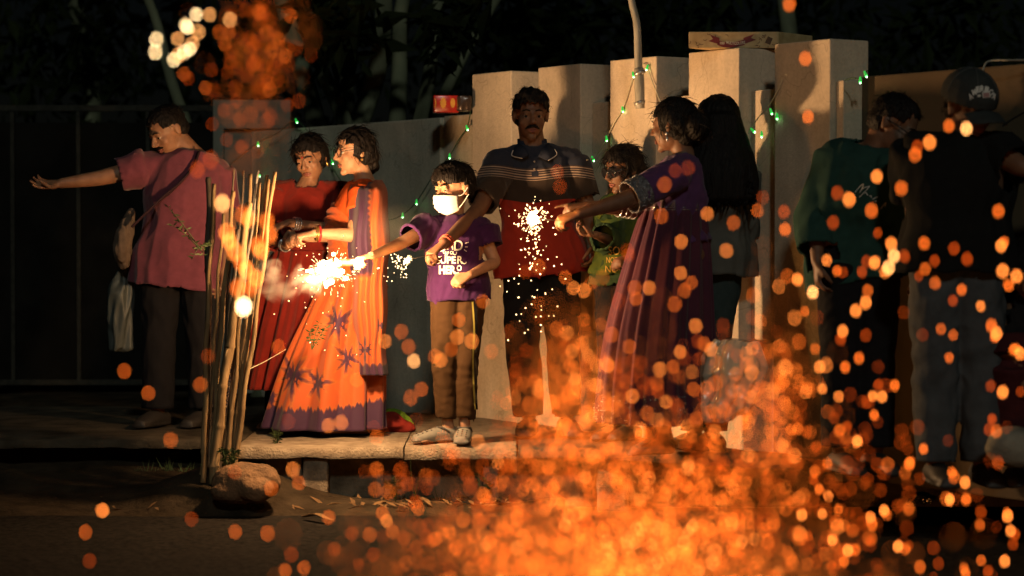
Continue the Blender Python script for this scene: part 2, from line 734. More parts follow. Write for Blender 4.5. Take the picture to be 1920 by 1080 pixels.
lw = thing('boundary_wall', wpt(-1.8, 0, 0), 'plain grey boundary wall left of the pillars behind the two women', 'wall')
obj('wall', wbox(-3.05, -PW - 0.405, 0.05, 0.2, -0.1, LZ - 0.02, 0.008), M_WALL2, lw, smooth=False)
rw = thing('boundary_wall', wpt(4.2, 0, 0), 'long brownish boundary wall on the right behind the man in the cap', 'wall')
obj('wall', wbox(4 * PITCHW + 0.06, 6.4, 0.13, 0.28, -0.1, LZ + 0.03, 0.008), mat('wall_brown', (0.13, 0.095, 0.058), rough=0.95, vscale=2, bump=0.2, bscale=80, col2=(0.085, 0.062, 0.04)), rw, smooth=False)
obj('buttress', wbox(4 * PITCHW + 0.003, 4 * PITCHW + 0.055, 0.03, 0.2, -0.1, LZ + 0.01, 0.004), M_WALL, rw, smooth=False)

# gate post with a recess, and the dark sheet gate
M_GATE = mat('gate_paint', (0.007, 0.0065, 0.0055), rough=0.9, var=0.4, vscale=5, bump=0.1, spec=.08)
M_POST = plaster('post_paint', (0.24, 0.235, 0.19), (0.17, 0.165, 0.135))
M_GATEF = mat('gate_frame', (0.028, 0.027, 0.022), rough=0.8, var=0.3, spec=.15)
GY = 15.6
gp = thing('gate_post', P(470, 780, GY), 'grey gate post with a sunken dark panel beside the gate', 'gate post')
a, b = P(402, 400, GY).x, P(546, 400, GY).x
zt = P(470, 189, GY).z
obj('post', bevelled(MB().box(((a + b) / 2, GY + 0.2, zt / 2 - 0.1), ((b - a) / 2, 0.2, zt / 2 + 0.1)).mesh(), 0.008), M_POST, gp, smooth=False)
zl, xl = P(470, 242, GY).z, P(421, 400, GY).x
obj('frame', MB().box(((a + xl) / 2, GY - 0.025, zl / 2), ((xl - a) / 2, 0.022, zl / 2)), M_POST, gp, smooth=False)
obj('frame', MB().box(((a + b) / 2, GY - 0.025, (zl + zt) / 2 + 0.002), ((b - a) / 2, 0.022, (zt - zl) / 2)), M_POST, gp, smooth=False)
gt = thing('gate', P(200, 780, GY), 'dark sheet metal gate with narrow upright bars on the left', 'gate')
gz = P(200, 208, GY).z
for x0, x1 in ((-40, 16), (22, 138), (147, 268), (280, 398)):
    A, B = P(x0, 500, GY).x, P(x1, 500, GY).x
    obj('panel', bevelled(MB().box(((A + B) / 2, GY + 0.12, gz / 2 - 0.02), ((B - A) / 2, 0.012, gz / 2 - 0.05)).mesh(), 0.004), M_GATE, gt, smooth=False)
for x in (19, 143, 274):
    X = P(x, 500, GY).x
    obj('bar', bevelled(MB().box((X, GY + 0.1, gz / 2), (0.014, 0.02, gz / 2)).mesh(), 0.004), M_GATEF, gt, smooth=False)
A, B = P(-60, 500, GY).x, P(399, 500, GY).x
obj('rail', bevelled(MB().box(((A + B) / 2, GY + 0.1, gz + 0.022), ((B - A) / 2, 0.024, 0.02)).mesh(), 0.004), M_GATEF, gt, smooth=False)
obj('rail', bevelled(MB().box(((A + B) / 2, GY + 0.1, 0.02), ((B - A) / 2, 0.024, 0.018)).mesh(), 0.004), M_GATEF, gt, smooth=False)

# ------------------------------------------------------------------ trees and bamboo beyond the wall
M_TRUNK = mat('palm_bark', (0.125, 0.135, 0.085), rough=0.9, var=0.4, vscale=6, bump=0.5, bscale=30, stretch=(1, 1, 0.15))
M_LEAF = mat('night_leaf', (0.013, 0.018, 0.007), rough=0.9, var=0.5, vscale=3, spec=.03)


def leaf_faces(mb, rng, centre, rad, n, size):
    for _ in range(n):
        c = np.array(centre) + rng.normal(size=3) * np.array(rad) * 0.5
        d = rng.normal(size=3) + np.array([0, 0, -0.6])
        d /= np.linalg.norm(d)
        s = np.cross(d, rng.normal(size=3))
        s /= np.linalg.norm(s)
        L, w = size * rng.uniform(0.6, 1.4), size * rng.uniform(0.12, 0.22)
        m_ = np.cross(d, s) * L * 0.08
        mb.add([c, c + d * L * 0.5 + s * w + m_, c + d * L, c + d * L * 0.5 - s * w + m_], [(0, 1, 2, 3)])


def tree(px0, py0, px1, py1, Y, w0, label, crown=None, seed=0, kindname='tree'):
    r = np.random.default_rng(seed)
    b, t = P(px0, py0, Y), P(px1, py1, Y + 0.3)
    d = (t - b)
    base = b - d * ((b.z + 0.3) / d.z)
    top = t + d * 0.6
    tr = thing(kindname, base, label, 'tree', 'trees beyond the wall')
    n = 7
    pts = [base.lerp(top, i / n) + Vector((0.05 * r.normal(), 0.05 * r.normal(), 0)) * (i > 0) for i in range(n + 1)]
    rad = [w0 * (1.25 - 0.6 * i / n) for i in range(n + 1)]
    mb = MB().tube(pts, rad, 12, sub=5)
    c = np.array(mb.v)
    obj('trunk', mb, M_TRUNK, tr)
    m = MB()
    for k in range(9):
        p = np.array(top) + r.normal(size=3) * np.array([0.5, 0.4, 0.35]) + np.array([0, .7, 1.0])
        leaf_faces(m, r, p, (0.6, 0.5, 0.5), 70, 0.2)
    for q in (crown or []):
        leaf_faces(m, r, np.array(P(q[0], q[1], Y - 0.4)), (q[2], 0.4, q[2]), int(q[3]), 0.26)
    obj('crown', m, M_LEAF, tr, smooth=False)
    return tr


tree(588, 235, 545, 20, 15.8, 0.075, 'leaning pale trunk left of the others above the women', seed=1)
tree(632, 230, 598, 90, 15.4, 0.062, 'slim trunk half hidden under the low hanging foliage', [(628, 45, 0.22, 130)], seed=2)
tree(655, 230, 640, 60, 16.2, 0.05, 'thin upright stem in the middle of the clump', seed=3)
tree(690, 225, 715, 10, 15.6, 0.078, 'stout pale stem leaning slightly right in the clump', seed=4)
tree(735, 220, 765, 15, 15.9, 0.066, 'pale stem leaning right beside the stout one', seed=5)
tree(790, 200, 835, 5, 15.5, 0.055, 'slender stem leaning right above the red packets', [(860, 40, 0.2, 60)], seed=6)
tree(815, 195, 895, 60, 16.4, 0.045, 'thinnest stem bent far right behind the first pillar', seed=7)
tree(322, 190, 270, 10, 16.8, 0.045, 'lone thin trunk behind the gate at far left', seed=8)
tree(1010, 200, 1060, 30, 19, 0.08, 'dark tree behind the tall pillars in the centre', [(1060, 60, 0.5, 160), (960, 20, 0.5, 120)], seed=9)
tree(1500, 200, 1480, 30, 19, 0.09, 'dark tree behind the firework carton on the right', [(1270, 20, 0.5, 140), (1800, 30, 0.6, 160)], seed=10)
tree(160, 200, 140, 30, 20, 0.09, 'dark leafy tree behind the gate at the left edge', [(120, 80, 0.7, 200)], seed=11)
o = sheet('far_trees', -14, 14, 23, 23.2, 0, M_LEAF, 2, 2, kind='stuff')
bpy.data.objects.remove(o)
m = MB()
r_ = np.random.default_rng(99)
for k in range(60):
    leaf_faces(m, r_, (r_.uniform(-7, 7), r_.uniform(20, 24), r_.uniform(0.3, 4.6)), (1.0, 0.6, 0.9), 110, 0.22)
obj('far_foliage', m, M_LEAF, kind='stuff', smooth=False, label='dark mass of foliage far behind the wall')

# ------------------------------------------------------------------ firework carton on the pillars, red packets, conduit
BY = 11.24
c0, c1 = P(1291, 93, BY), P(1460, 93, BY)
wv = 0.405
ang = math.radians(-9)
bx = Vector((math.cos(ang), -math.sin(ang) * -1, 0))
bx = Vector((math.cos(math.radians(6)), math.sin(math.radians(6)), 0)) 
# carton stands askew: its front runs along the picture, its right end turns away
hh = (P(1291, 62, BY).z - c0.z)
zb = PZ + 0.003
fx = Vector((1, 0, 0))
dx = Vector((0.62, 0.78, 0))
A = Vector((c0.x, BY, zb))
B = Vector((c1.x, BY, zb))
D = 0.30
vs = [A, B, B + dx * D, A + dx * D]
vs = vs + [v + Vector((0, 0, hh)) for v in vs]
me = MB().add(vs, [(3, 2, 1, 0), (4, 5, 6, 7), (0, 1, 5, 4), (1, 2, 6, 5), (2, 3, 7, 6), (3, 0, 4, 7)]).mesh()
me = bevelled(me, 0.003)
M_CART = mat('printed_card', (0.55, 0.40, 0.20), rough=0.6, vscale=26, col2=(0.40, 0.26, 0.11), bump=0.05)
carton = thing('firework_carton', (A + B) / 2, 'long flat printed firework carton lying across two pillar tops', 'carton')
cbody = obj('box', me, M_CART, carton, smooth=False)
bv = bvh_of([cbody])
M_RIB = mat('ribbon_print', (0.16, 0.012, 0.014), rough=0.55)
M_INK = mat('brown_print', (0.10, 0.045, 0.015), rough=0.6)
M_CREAM = mat('cream_print', (0.75, 0.66, 0.5), rough=0.6)
rib = []
top = [(1345, 74), (1355, 78), (1368, 79.5), (1381, 78), (1396, 74)]
s = spline(top, 4)
vv = [tuple(p) for p in s] + [(p[0], p[1] + 10) for p in s]
n_ = len(s)
rib.append((vv, [(i, i + 1, n_ + i + 1, n_ + i) for i in range(n_ - 1)]))
rib.append(([(1331, 65), (1349, 71), (1349, 83), (1328, 77), (1337, 73)], [(0, 1, 2, 4), (2, 3, 4)]))
rib.append(([(1414, 64), (1394, 71), (1394, 83), (1418, 74.5), (1408, 71)], [(0, 1, 2, 4), (2, 3, 4)]))
printed('ribbon', rib, bv, M_RIB, carton, 0.0015)
printed('lettering', [text2d('100', (1350, 78.5, 1358.5, 83.5), 0.01, arc=-0.3), text2d('MULTICOLORS', (1362, 78.5, 1397, 84), 0.01, arc=-2.2)], bv, M_CREAM, carton, 0.0035)
r_ = np.random.default_rng(5)
sc = []
for k in range(34):
    x, y = r_.uniform(1294, 1456), r_.uniform(64, 90)
    if 1326 < x < 1420 and y > 66: continue
    a = r_.uniform(0, 3.1)
    sc.append(stroke2d([(x, y), (x + 4 * math.cos(a), y + 3 * math.sin(a)), (x + 7 * math.cos(a + 0.6), y + 5 * math.sin(a + 0.6))], 1.1, 2))
sc.append(([(1440, 68), (1449, 72), (1444, 84), (1434, 80)], [(0, 1, 2, 3)]))
sc.append(([(1414, 91), (1415, 86), (1419, 84), (1423, 86), (1424, 91)], [(0, 1, 2, 3, 4)]))
tag(printed('pattern', sc, bv, M_INK, carton, 0.001), kind='stuff')

M_RED = mat('red_packet', (0.35, 0.018, 0.012), rough=0.25, spec=0.6, var=0.2)
M_GOLD = mat('gold_print', (0.55, 0.26, 0.03), rough=0.4)
M_FOIL = mat('dark_foil', (0.05, 0.035, 0.03), rough=0.25, metal=0.3)
rp = thing('cracker_packet', wpt(-0.66, 0.12, LZ), 'red cracker packet with gold sunburst on top of the low panel', 'packet')
ax = [tuple(Vector((1, 0.12, 0)).normalized()), tuple(Vector((-0.12, 1, 0)).normalized()), (0, 0, 1)]
ctr = P(835, 193, 13.05)
pz0 = LZ - 0.01
hz = (P(835, 178, 13.05).z - pz0) / 2
pb = obj('packet', bevelled(MB().box((ctr.x, 13.12, pz0 + hz), (0.069, 0.05, hz), ax).mesh(), 0.006), M_RED, rp)
bv = bvh_of([pb])
sun_pts = []
for k in range(24):
    a = 2 * math.pi * k / 24
    q = 1.0 if k % 2 else 0.75
    sun_pts.append((831 + 6.3 * q * math.cos(a), 193 + 12 * q * math.sin(a)))
shp = [(sun_pts, [tuple(range(24))])]
for x, w, h in ((849, 4.5, 9), (815.5, 2.5, 9)):
    q = [(x + w * math.cos(2 * math.pi * k / 14), 193 + h * math.sin(2 * math.pi * k / 14)) for k in range(14)]
    shp.append((q, [tuple(range(14))]))
printed('sunburst', shp, bv, M_GOLD, rp, 0.002)
pk = thing('cracker_packet', P(870, 205, 13.0), 'dark foil cracker packet squeezed between red packet and pillar', 'packet')
ctr = P(870, 193, 12.98)
me = MB().box((ctr.x, 13.0, pz0 + 0.043), (0.036, 0.05, 0.042), ax).mesh()
me = evaluated(bevelled(me, 0.01), [('SUBSURF', dict(subdivision_type='SIMPLE', levels=2, render_levels=2))])
c = get_co(me)
set_co(me, c + 0.004 * np.stack([wob(c, 3, 60), wob(c, 4, 60), np.abs(wob(c, 5, 60))], 1))
obj('packet', me, M_FOIL, pk)

M_PVC = mat('grey_conduit', (0.42, 0.40, 0.34), rough=0.5, vscale=12, col2=(0.2, 0.19, 0.15), stretch=(3, 3, 0.5))
M_STEEL = mat('steel_clamp', (0.5, 0.48, 0.44), rough=0.35, metal=0.8)
cd = thing('conduit_pipe', P(1198, 205, 11.42), 'bent grey conduit pipe clamped upright in front of a pillar', 'pipe')
PYc = 11.43
pts = [P(1120, -420, PYc + .3), P(1160, -180, PYc + .06), P(1176, -60, PYc), P(1184, 0, PYc), P(1194, 45, PYc), P(1196.5, 100, PYc), P(1198, 140, PYc)]
obj('pipe', MB().tube(pts, [0.0165, 0.0165, 0.0165, 0.0165, 0.0175, 0.0185, 0.0185], 16, sub=8, cap=0.1), M_PVC, cd)
obj('sleeve', MB().tube([P(1198, 128, PYc), P(1199, 160, PYc), P(1200, 203, PYc)], [0.0225, 0.0235, 0.0225], 18, sub=4, cap=0.05), M_PVC, cd)
for y in (134, 190):
    p = P(1198.5, y, PYc)
    q = P(1200, y + 5, PYc)
    obj('clamp', MB().tube([p, q], [0.0275, 0.0275], 18, sub=2, cap=0.05), M_STEEL, cd)
    obj('bolt', MB().ell(P(1205.5, y + 3, PYc - 0.02), (0.006, 0.006, 0.006), nu=8, nv=6), M_STEEL, cd)
# bracket carrying it back to the pillar
obj('bracket', MB().tube([P(1198.5, 162, PYc + 0.015), P(1198.5, 162, PYc + 0.09)], [0.008, 0.008], 8, sub=2), M_STEEL, cd)

# thin bent wire on the far right wall
wr = obj('wire', MB().tube([P(1842, 150, 9.9), P(1843, 132, 9.9), P(1850, 117, 9.9), P(1866, 113, 9.88), P(1900, 113, 9.8), P(1960, 112, 9.7)], [0.004] * 6, 8, sub=5), M_PVC,
         label='thin bent wire standing on the right boundary wall above the cap', cat='wire')
cb = obj('cable', MB().tube([P(1880, 236, 9.75), P(1897, 224, 9.72), P(1930, 205, 9.65)], [0.004] * 3, 8, sub=5), mat('black_rubber', (0.02, 0.02, 0.02), rough=0.5),
         label='black cable hanging on the right wall beside the outstretched arm', cat='cable')

# ------------------------------------------------------------------ strings of green fairy lights
M_LED = glow('led_green', (0.10, 1.0, 0.14), 7, sample=True)
M_LEDC = glow('led_core', (0.75, 1.0, 0.72), 12.0, sample=True)
M_HUSK = mat('green_husk', (0.02, 0.30, 0.05), rough=0.4, emit=(0.05, 0.8, 0.1), estr=0.5)
M_CORD = mat('pale_cord', (0.5, 0.46, 0.33), rough=0.6)
M_CORDG = mat('green_cord', (0.03, 0.08, 0.03), rough=0.6)


def wall_depth(px, off=0.03, u_lim=(-3, 6)):
    """distance at which a picture column meets the wall front"""
    k = (px - 960) / F
    u = (WO.y * k - WO.x) / (WE.x - WE.y * k)
    return (WO + WE * u + WN * off).y


def string_light(label, wire, bulbs, cord, off=0.03):
    pts = [P(x, y, wall_depth(x, off) if len(w) == 0 else w[0]) for x, y, *w in wire]
    t = thing('fairy_lights', pts[0], label, 'fairy lights')
    obj('wire', MB().tube(pts, [0.0028] * len(pts), 6, sub=6), cord, t)
    for x, y, dx, dy in bulbs:
        Y = wall_depth(x, off + 0.012)
        p = P(x, y, Y)
        d = P(x + dx, y + dy, Y) - p
        L = 0.036 * 1.0
        d = d.normalized()
        h = obj('bulb', MB().tube([p - d * 0.008, p + d * 0.003, p + d * 0.011], [0.004, 0.0062, 0.0055], 10, sub=3), M_HUSK, t)
        obj('tip', MB().ell(p + d * 0.0135, (0.0052, 0.0052, 0.006), nu=10, nv=8), M_LED, h)
        obj('glint', MB().ell(p + d * 0.0175, (0.0034, 0.0034, 0.0034), nu=8, nv=6), M_LEDC, h)


string_light('green fairy lights strung along the grey wall behind the women and boy',
             [(430, 310), (483, 268), (520, 250), (555, 226), (590, 262), (613, 280), (618, 298), (640, 340), (700, 400), (727, 412), (755, 402), (781, 378), (812, 330), (843, 292), (860, 262), (876, 238), (884, 200)],
             [(484, 268, 0, 6), (555, 225, 2, 5), (484, 326, 3, 5), (613, 284, -1, 6), (622, 302, 3, 7), (668, 392, 0, 5), (727, 412, -2, 7), (755, 402, 0, 8), (781, 377, 0, 6), (843, 291, 0, 6), (875, 238, 2, 6)], M_CORDG, 0.0)
string_light('green fairy lights looped over the third pillar and conduit pipe',
             [(1100, 300, 11.78), (1113, 296), (1128, 276), (1137, 260), (1152, 230), (1168, 203), (1182, 160), (1190, 138), (1200, 124), (1212, 122), (1222, 150), (1234, 180), (1240, 196)],
             [(1111, 296, 3, 7), (1137, 258, 1, 7), (1167, 203, 1, 7), (1187, 138, 1, 6), (1214, 125, -2, 6)], M_CORD, 0.03)
string_light('green fairy lights hanging beside the fifth pillar near the black hair',
             [(1404, 250), (1408, 240), (1424, 218), (1440, 200), (1458, 170), (1466, 150)],
             [(1410, 243, 5, 5), (1428, 250, 0, 8), (1445, 207, 2, 6), (1457, 216, 0, 8)], M_CORD, 0.03)
string_light('pair of green fairy lights on the right wall above the teal sweatshirt',
             [(1585, 150), (1600, 146), (1612, 148), (1622, 140), (1626, 132)],
             [(1613, 148, 0, 5), (1622, 137, 2, 5)], M_CORDG, 0.02)
# ------------------------------------------------------------------ people
def skinmat(name, c):
    return mat(name, c, rough=0.52, var=0.16, vscale=26, bump=0.10, bscale=350, spec=0.35, sss=0.3)


SKIN = skinmat('skin_brown', (0.25, 0.125, 0.07))
SKIN_D = skinmat('skin_dark', (0.155, 0.075, 0.042))
SKIN_L = skinmat('skin_light', (0.36, 0.19, 0.11))
M_HAIR = mat('black_hair', (0.007, 0.0055, 0.005), rough=0.55, var=0.4, vscale=90, bump=0.7, bscale=160, stretch=(1, 1, 0.12), spec=0.12)
M_EYEW = mat('eye_white', (0.22, 0.19, 0.16), rough=0.35)
M_EYEB = mat('eye_iris', (0.012, 0.008, 0.006), rough=0.15)
M_LIP = mat('lip', (0.22, 0.075, 0.055), rough=0.45)
M_BLACK = mat('black_plastic', (0.012, 0.012, 0.013), rough=0.25)
M_GOLDM = mat('gold_metal', (0.75, 0.48, 0.16), rough=0.3, metal=0.9)
M_SILV = mat('silver_sequin', (0.5, 0.5, 0.52), rough=0.25, metal=0.8)


def unit(v):
    v = Vector(v)
    return v / (v.length + 1e-12)


def axes(fwd, up=(0, 0, 1)):
    f = unit(fwd)
    u = Vector(up) - f * Vector(up).dot(f)
    u = unit(u)
    r = f.cross(u)          # the person's right
    return [np.array(r), np.array(f), np.array(u)]


class Head:
    """local frame: x to the person's right, y forward, z up, metres at k = 1"""

    def __init__(s, c, fwd, up=(0, 0, 1), k=1.0):
        s.c, s.ax, s.k = np.array(c), axes(fwd, up), k

    def w(s, x, y, z):
        return s.c + s.k * (s.ax[0] * x + s.ax[1] * y + s.ax[2] * z)

    def loc(s, co):
        d = (co - s.c) / s.k
        return d @ s.ax[0], d @ s.ax[1], d @ s.ax[2]

    def ell(s, mb, p, r):
        mb.ell(s.w(*p), [q * s.k for q in r], s.ax)

    def build(s, mb, fem=0.0):
        E = lambda p, r: s.ell(mb, p, r)
        E((0, -0.014, 0.034), (0.076, 0.096, 0.083))
        E((0, 0.030, -0.028), (0.061, 0.060, 0.082))
        E((0, 0.012, -0.058), (0.058 - 0.005 * fem, 0.058, 0.050))
        E((0, 0.066, -0.096), (0.022, 0.020, 0.018))
        E((0, 0.078 - .005 * fem, 0.025), (0.046, 0.013, 0.010 - .002 * fem))
        for q in (-1, 1):
            E((q * 0.036, 0.058, -0.026), (0.025, 0.024, 0.027))
            E((q * 0.0105, 0.101, -0.028), (0.009, 0.010, 0.0075))
            E((q * 0.0775, -0.010, -0.004), (0.009, 0.017, 0.031))
            E((q * 0.082, -0.018, 0.006), (0.007, 0.010, 0.020))
            E((q * 0.031, 0.0775, 0.0115), (0.0165, 0.0105, 0.0068))
            E((q * 0.031, 0.077, -0.0075), (0.015, 0.008, 0.005))
        mb.tube([s.w(0, 0.082, 0.018), s.w(0, 0.098, -0.006), s.w(0, 0.110, -0.024)],
                [(0.0085 - .001 * fem) * s.k, (0.009 - .001 * fem) * s.k, (0.0115 - .002 * fem) * s.k], 10, side=s.ax[0], sub=3)

    def details(s, par, th=.0028, lip=True):
        eb = MB()
        for q in (-1, 1):
            e = obj('eye', MB().ell(s.w(q * 0.031, 0.0735, 0.003), [0.0108 * s.k] * 3, s.ax, 14, 10), M_EYEW, par)
            obj('iris', MB().ell(s.w(q * 0.031, 0.0815, 0.002), [0.0070 * s.k, 0.0042 * s.k, 0.0070 * s.k], s.ax, 12, 8), M_EYEB, e)
            eb.tube([s.w(q * 0.013, 0.0915, 0.0275), s.w(q * 0.03, 0.0885, 0.0315), s.w(q * 0.05, 0.076, 0.025)],
                    [th * s.k, th * s.k, 0.0014 * s.k], 8, sub=4)
        obj('eyebrows', eb, M_HAIR, par)
        if lip:
            m = MB()
            m.tube([s.w(-0.023, 0.083, -0.0605), s.w(-0.008, 0.0905, -0.0565), s.w(0, 0.0905, -0.058), s.w(0.008, 0.0905, -0.0565), s.w(0.023, 0.083, -0.0605)],
                   [0.002 * s.k, 0.0046 * s.k, 0.0046 * s.k, 0.0046 * s.k, 0.002 * s.k], 8, sub=4)
            m.tube([s.w(-0.021, 0.083, -0.063), s.w(0, 0.089, -0.068), s.w(0.021, 0.083, -0.063)], [0.002 * s.k, 0.0062 * s.k, 0.002 * s.k], 8, sub=6)
            obj('lips', m, M_LIP, par)

    def hair(s, par, kind='short', extra=None, name='hair', grow=1.0, line=0.064, seed=3, rough=0.004):
        k = s.k
        mb = MB()
        E = lambda p, r: s.ell(mb, p, r)
        g = grow
        E((0, -0.016, 0.040), (0.082 * g, 0.103 * g, 0.088 * g))
        if kind == 'short':
            E((0, -0.05, -0.01), (0.074, 0.062, 0.06))
        if kind == 'crop':
            E((0, 0.01, 0.05), (0.083 * g, 0.088 * g, 0.083 * g))
            E((0, -0.045, 0.0), (0.080, 0.068, 0.07))
        if kind in ('long', 'bun'):
            E((0, -0.045, -0.005), (0.084, 0.074, 0.08))
            for q in (-1, 1):
                E((q * 0.066, 0.0, 0.03), (0.026, 0.07, 0.06))
        if extra:
            extra(mb, E)
        me = remesh(mb, 0.005, 2)
        co = get_co(me)
        displace(me, rough * wob(co * np.array([1, 1, 0.4]), seed, 70) * k)
        x, y, z = s.loc(get_co(me))
        ln = line + 0.006 * np.sin(x * 260 + seed) + 0.004 * np.sin(x * 610)
        kill = (y > 0.012) & (z < ln - 1.9 * np.maximum(np.abs(x) - 0.045, 0)) & (np.abs(x) < 0.2) & (y > 0.055 - 0.35 * (ln - z) * 0 - 0.0)
        if kind in ('short', 'crop'):
            kill |= (y > -0.025) & (z < 0.028 - 0.9 * np.maximum(0.05 - y, 0) * 0.3) & (np.abs(x) > 0.045) & (z > -0.2)
            kill |= (y > 0.0) & (z < 0.03)
            kill |= (z < -0.055)
        else:
            kill |= (y > 0.035) & (z < 0.04)
        cut(me, kill)
        ho = obj(name, evaluated(me, [('SOLIDIFY', dict(thickness=0.006, offset=-1, use_rim_only=True))]), M_HAIR, par)
        flyaway(ho, s, seed, 150 if kind in ('short', 'crop') else 220, .022 if kind in ('short', 'crop') else .05)
        return ho


def flyaway(ho, hd, seed, n, ln):
    """loose single hairs lying over and lifting off the hair mass"""
    r = np.random.default_rng(seed + 500)
    l = np.array(worldloc(ho))
    co, no = get_co(ho.data) + l, get_no(ho.data)
    ids = [i for i in r.integers(0, len(co), n * 3) if (co[i] - hd.c) @ hd.ax[2] > -.03 * hd.k][:n]
    mb = MB()
    for i in ids:
        p, nn = co[i], no[i]
        d = -hd.ax[2] * .9 - hd.ax[1] * .35 + r.normal(size=3) * .5
        d = d - nn * (d @ nn)
        d /= np.linalg.norm(d) + 1e-9
        L = ln * r.uniform(.6, 1.5)
        lift = r.uniform(.0, .011) * hd.k
        mb.tube([p - nn * .002, p + d * L * .4 + nn * (.003 + lift * .6), p + d * L + nn * (lift + .001)], [.0011, .0011, .0004], 4, sub=3, round_caps=False)
    obj('loose_hair', mb, M_HAIR, ho, kind='stuff')


def hand(mb, wrist, d, n, k=1.0, curl=0.5, spread=0.25, thumb=1, point=False, thumbcurl=0.4):
    """five separate fingers; d towards the finger tips, n out of the palm, thumb = +1/-1 picks the side"""
    d = unit(d)
    n = unit(Vector(n) - d * Vector(n).dot(d))
    s = d.cross(n) * thumb                     # towards the thumb
    w = Vector(wrist)
    L = 0.088 * k
    mb.tube([w - d * 0.01 * k, w + d * 0.03 * k, w + d * 0.06 * k, w + d * L],
            [(0.024 * k, 0.019 * k), (0.033 * k, 0.016 * k), (0.038 * k, 0.0145 * k), (0.036 * k, 0.012 * k)], 14, side=s, sub=3)
    mb.ell(w + d * 0.04 * k + s * 0.02 * k + n * 0.007 * k, (0.016 * k, 0.026 * k, 0.013 * k), [tuple(s), tuple(d), tuple(n)])
    for i, (off, ln) in enumerate(((0.029, 0.072), (0.010, 0.080), (-0.010, 0.074), (-0.028, 0.058))):
        b = w + d * (L - 0.008 * k - 0.006 * k * abs(i - 1)) + s * off * k
        dr = unit(d + s * spread * (0.45 - 0.3 * i))
        c = curl * (1.0 + 0.18 * i)
        if point and i == 0:
            c = 0.12
        a = 0.25 * c
        pts, p = [b], b
        for j, fr in enumerate((0.46, 0.31, 0.23)):
            a += c * (0.75, 0.95, 0.7)[j]
            dd = dr * math.cos(a) + n * math.sin(a)
            p = p + dd * ln * fr * k * 1.02
            pts.append(p)
        mb.tube(pts, [0.0098 * k, 0.0090 * k, 0.0080 * k, 0.0066 * k], 10, side=s, sub=3)
    b = w + d * 0.022 * k + s * 0.022 * k
    p1 = b + unit(d * 0.62 + s * 0.66 + n * 0.40) * 0.044 * k
    p2 = p1 + unit(d * (0.9 - 0.4 * thumbcurl) + s * (0.25 - 0.8 * thumbcurl) + n * (0.35 + 0.6 * thumbcurl)) * 0.034 * k
    p3 = p2 + unit(d * (0.9 - 0.5 * thumbcurl) + s * (0.1 - 0.9 * thumbcurl) + n * (0.35 + 0.5 * thumbcurl)) * 0.027 * k
    mb.tube([b, p1, p2, p3], [0.014 * k, 0.0125 * k, 0.0105 * k, 0.0078 * k], 10, sub=3)


TORSO = [(-0.16, 0.085, 0.080), (-0.06, 0.150, 0.110), (0.10, 0.152, 0.110), (0.32, 0.138, 0.104), (0.58, 0.155, 0.115),
         (0.80, 0.165, 0.105), (0.93, 0.135, 0.080), (1.00, 0.075, 0.062)]
TORSO_F = [(-0.16, 0.085, 0.085), (-0.06, 0.160, 0.115), (0.10, 0.150, 0.110), (0.32, 0.122, 0.095), (0.60, 0.140, 0.120),
           (0.80, 0.145, 0.100), (0.93, 0.115, 0.075), (1.00, 0.065, 0.058)]


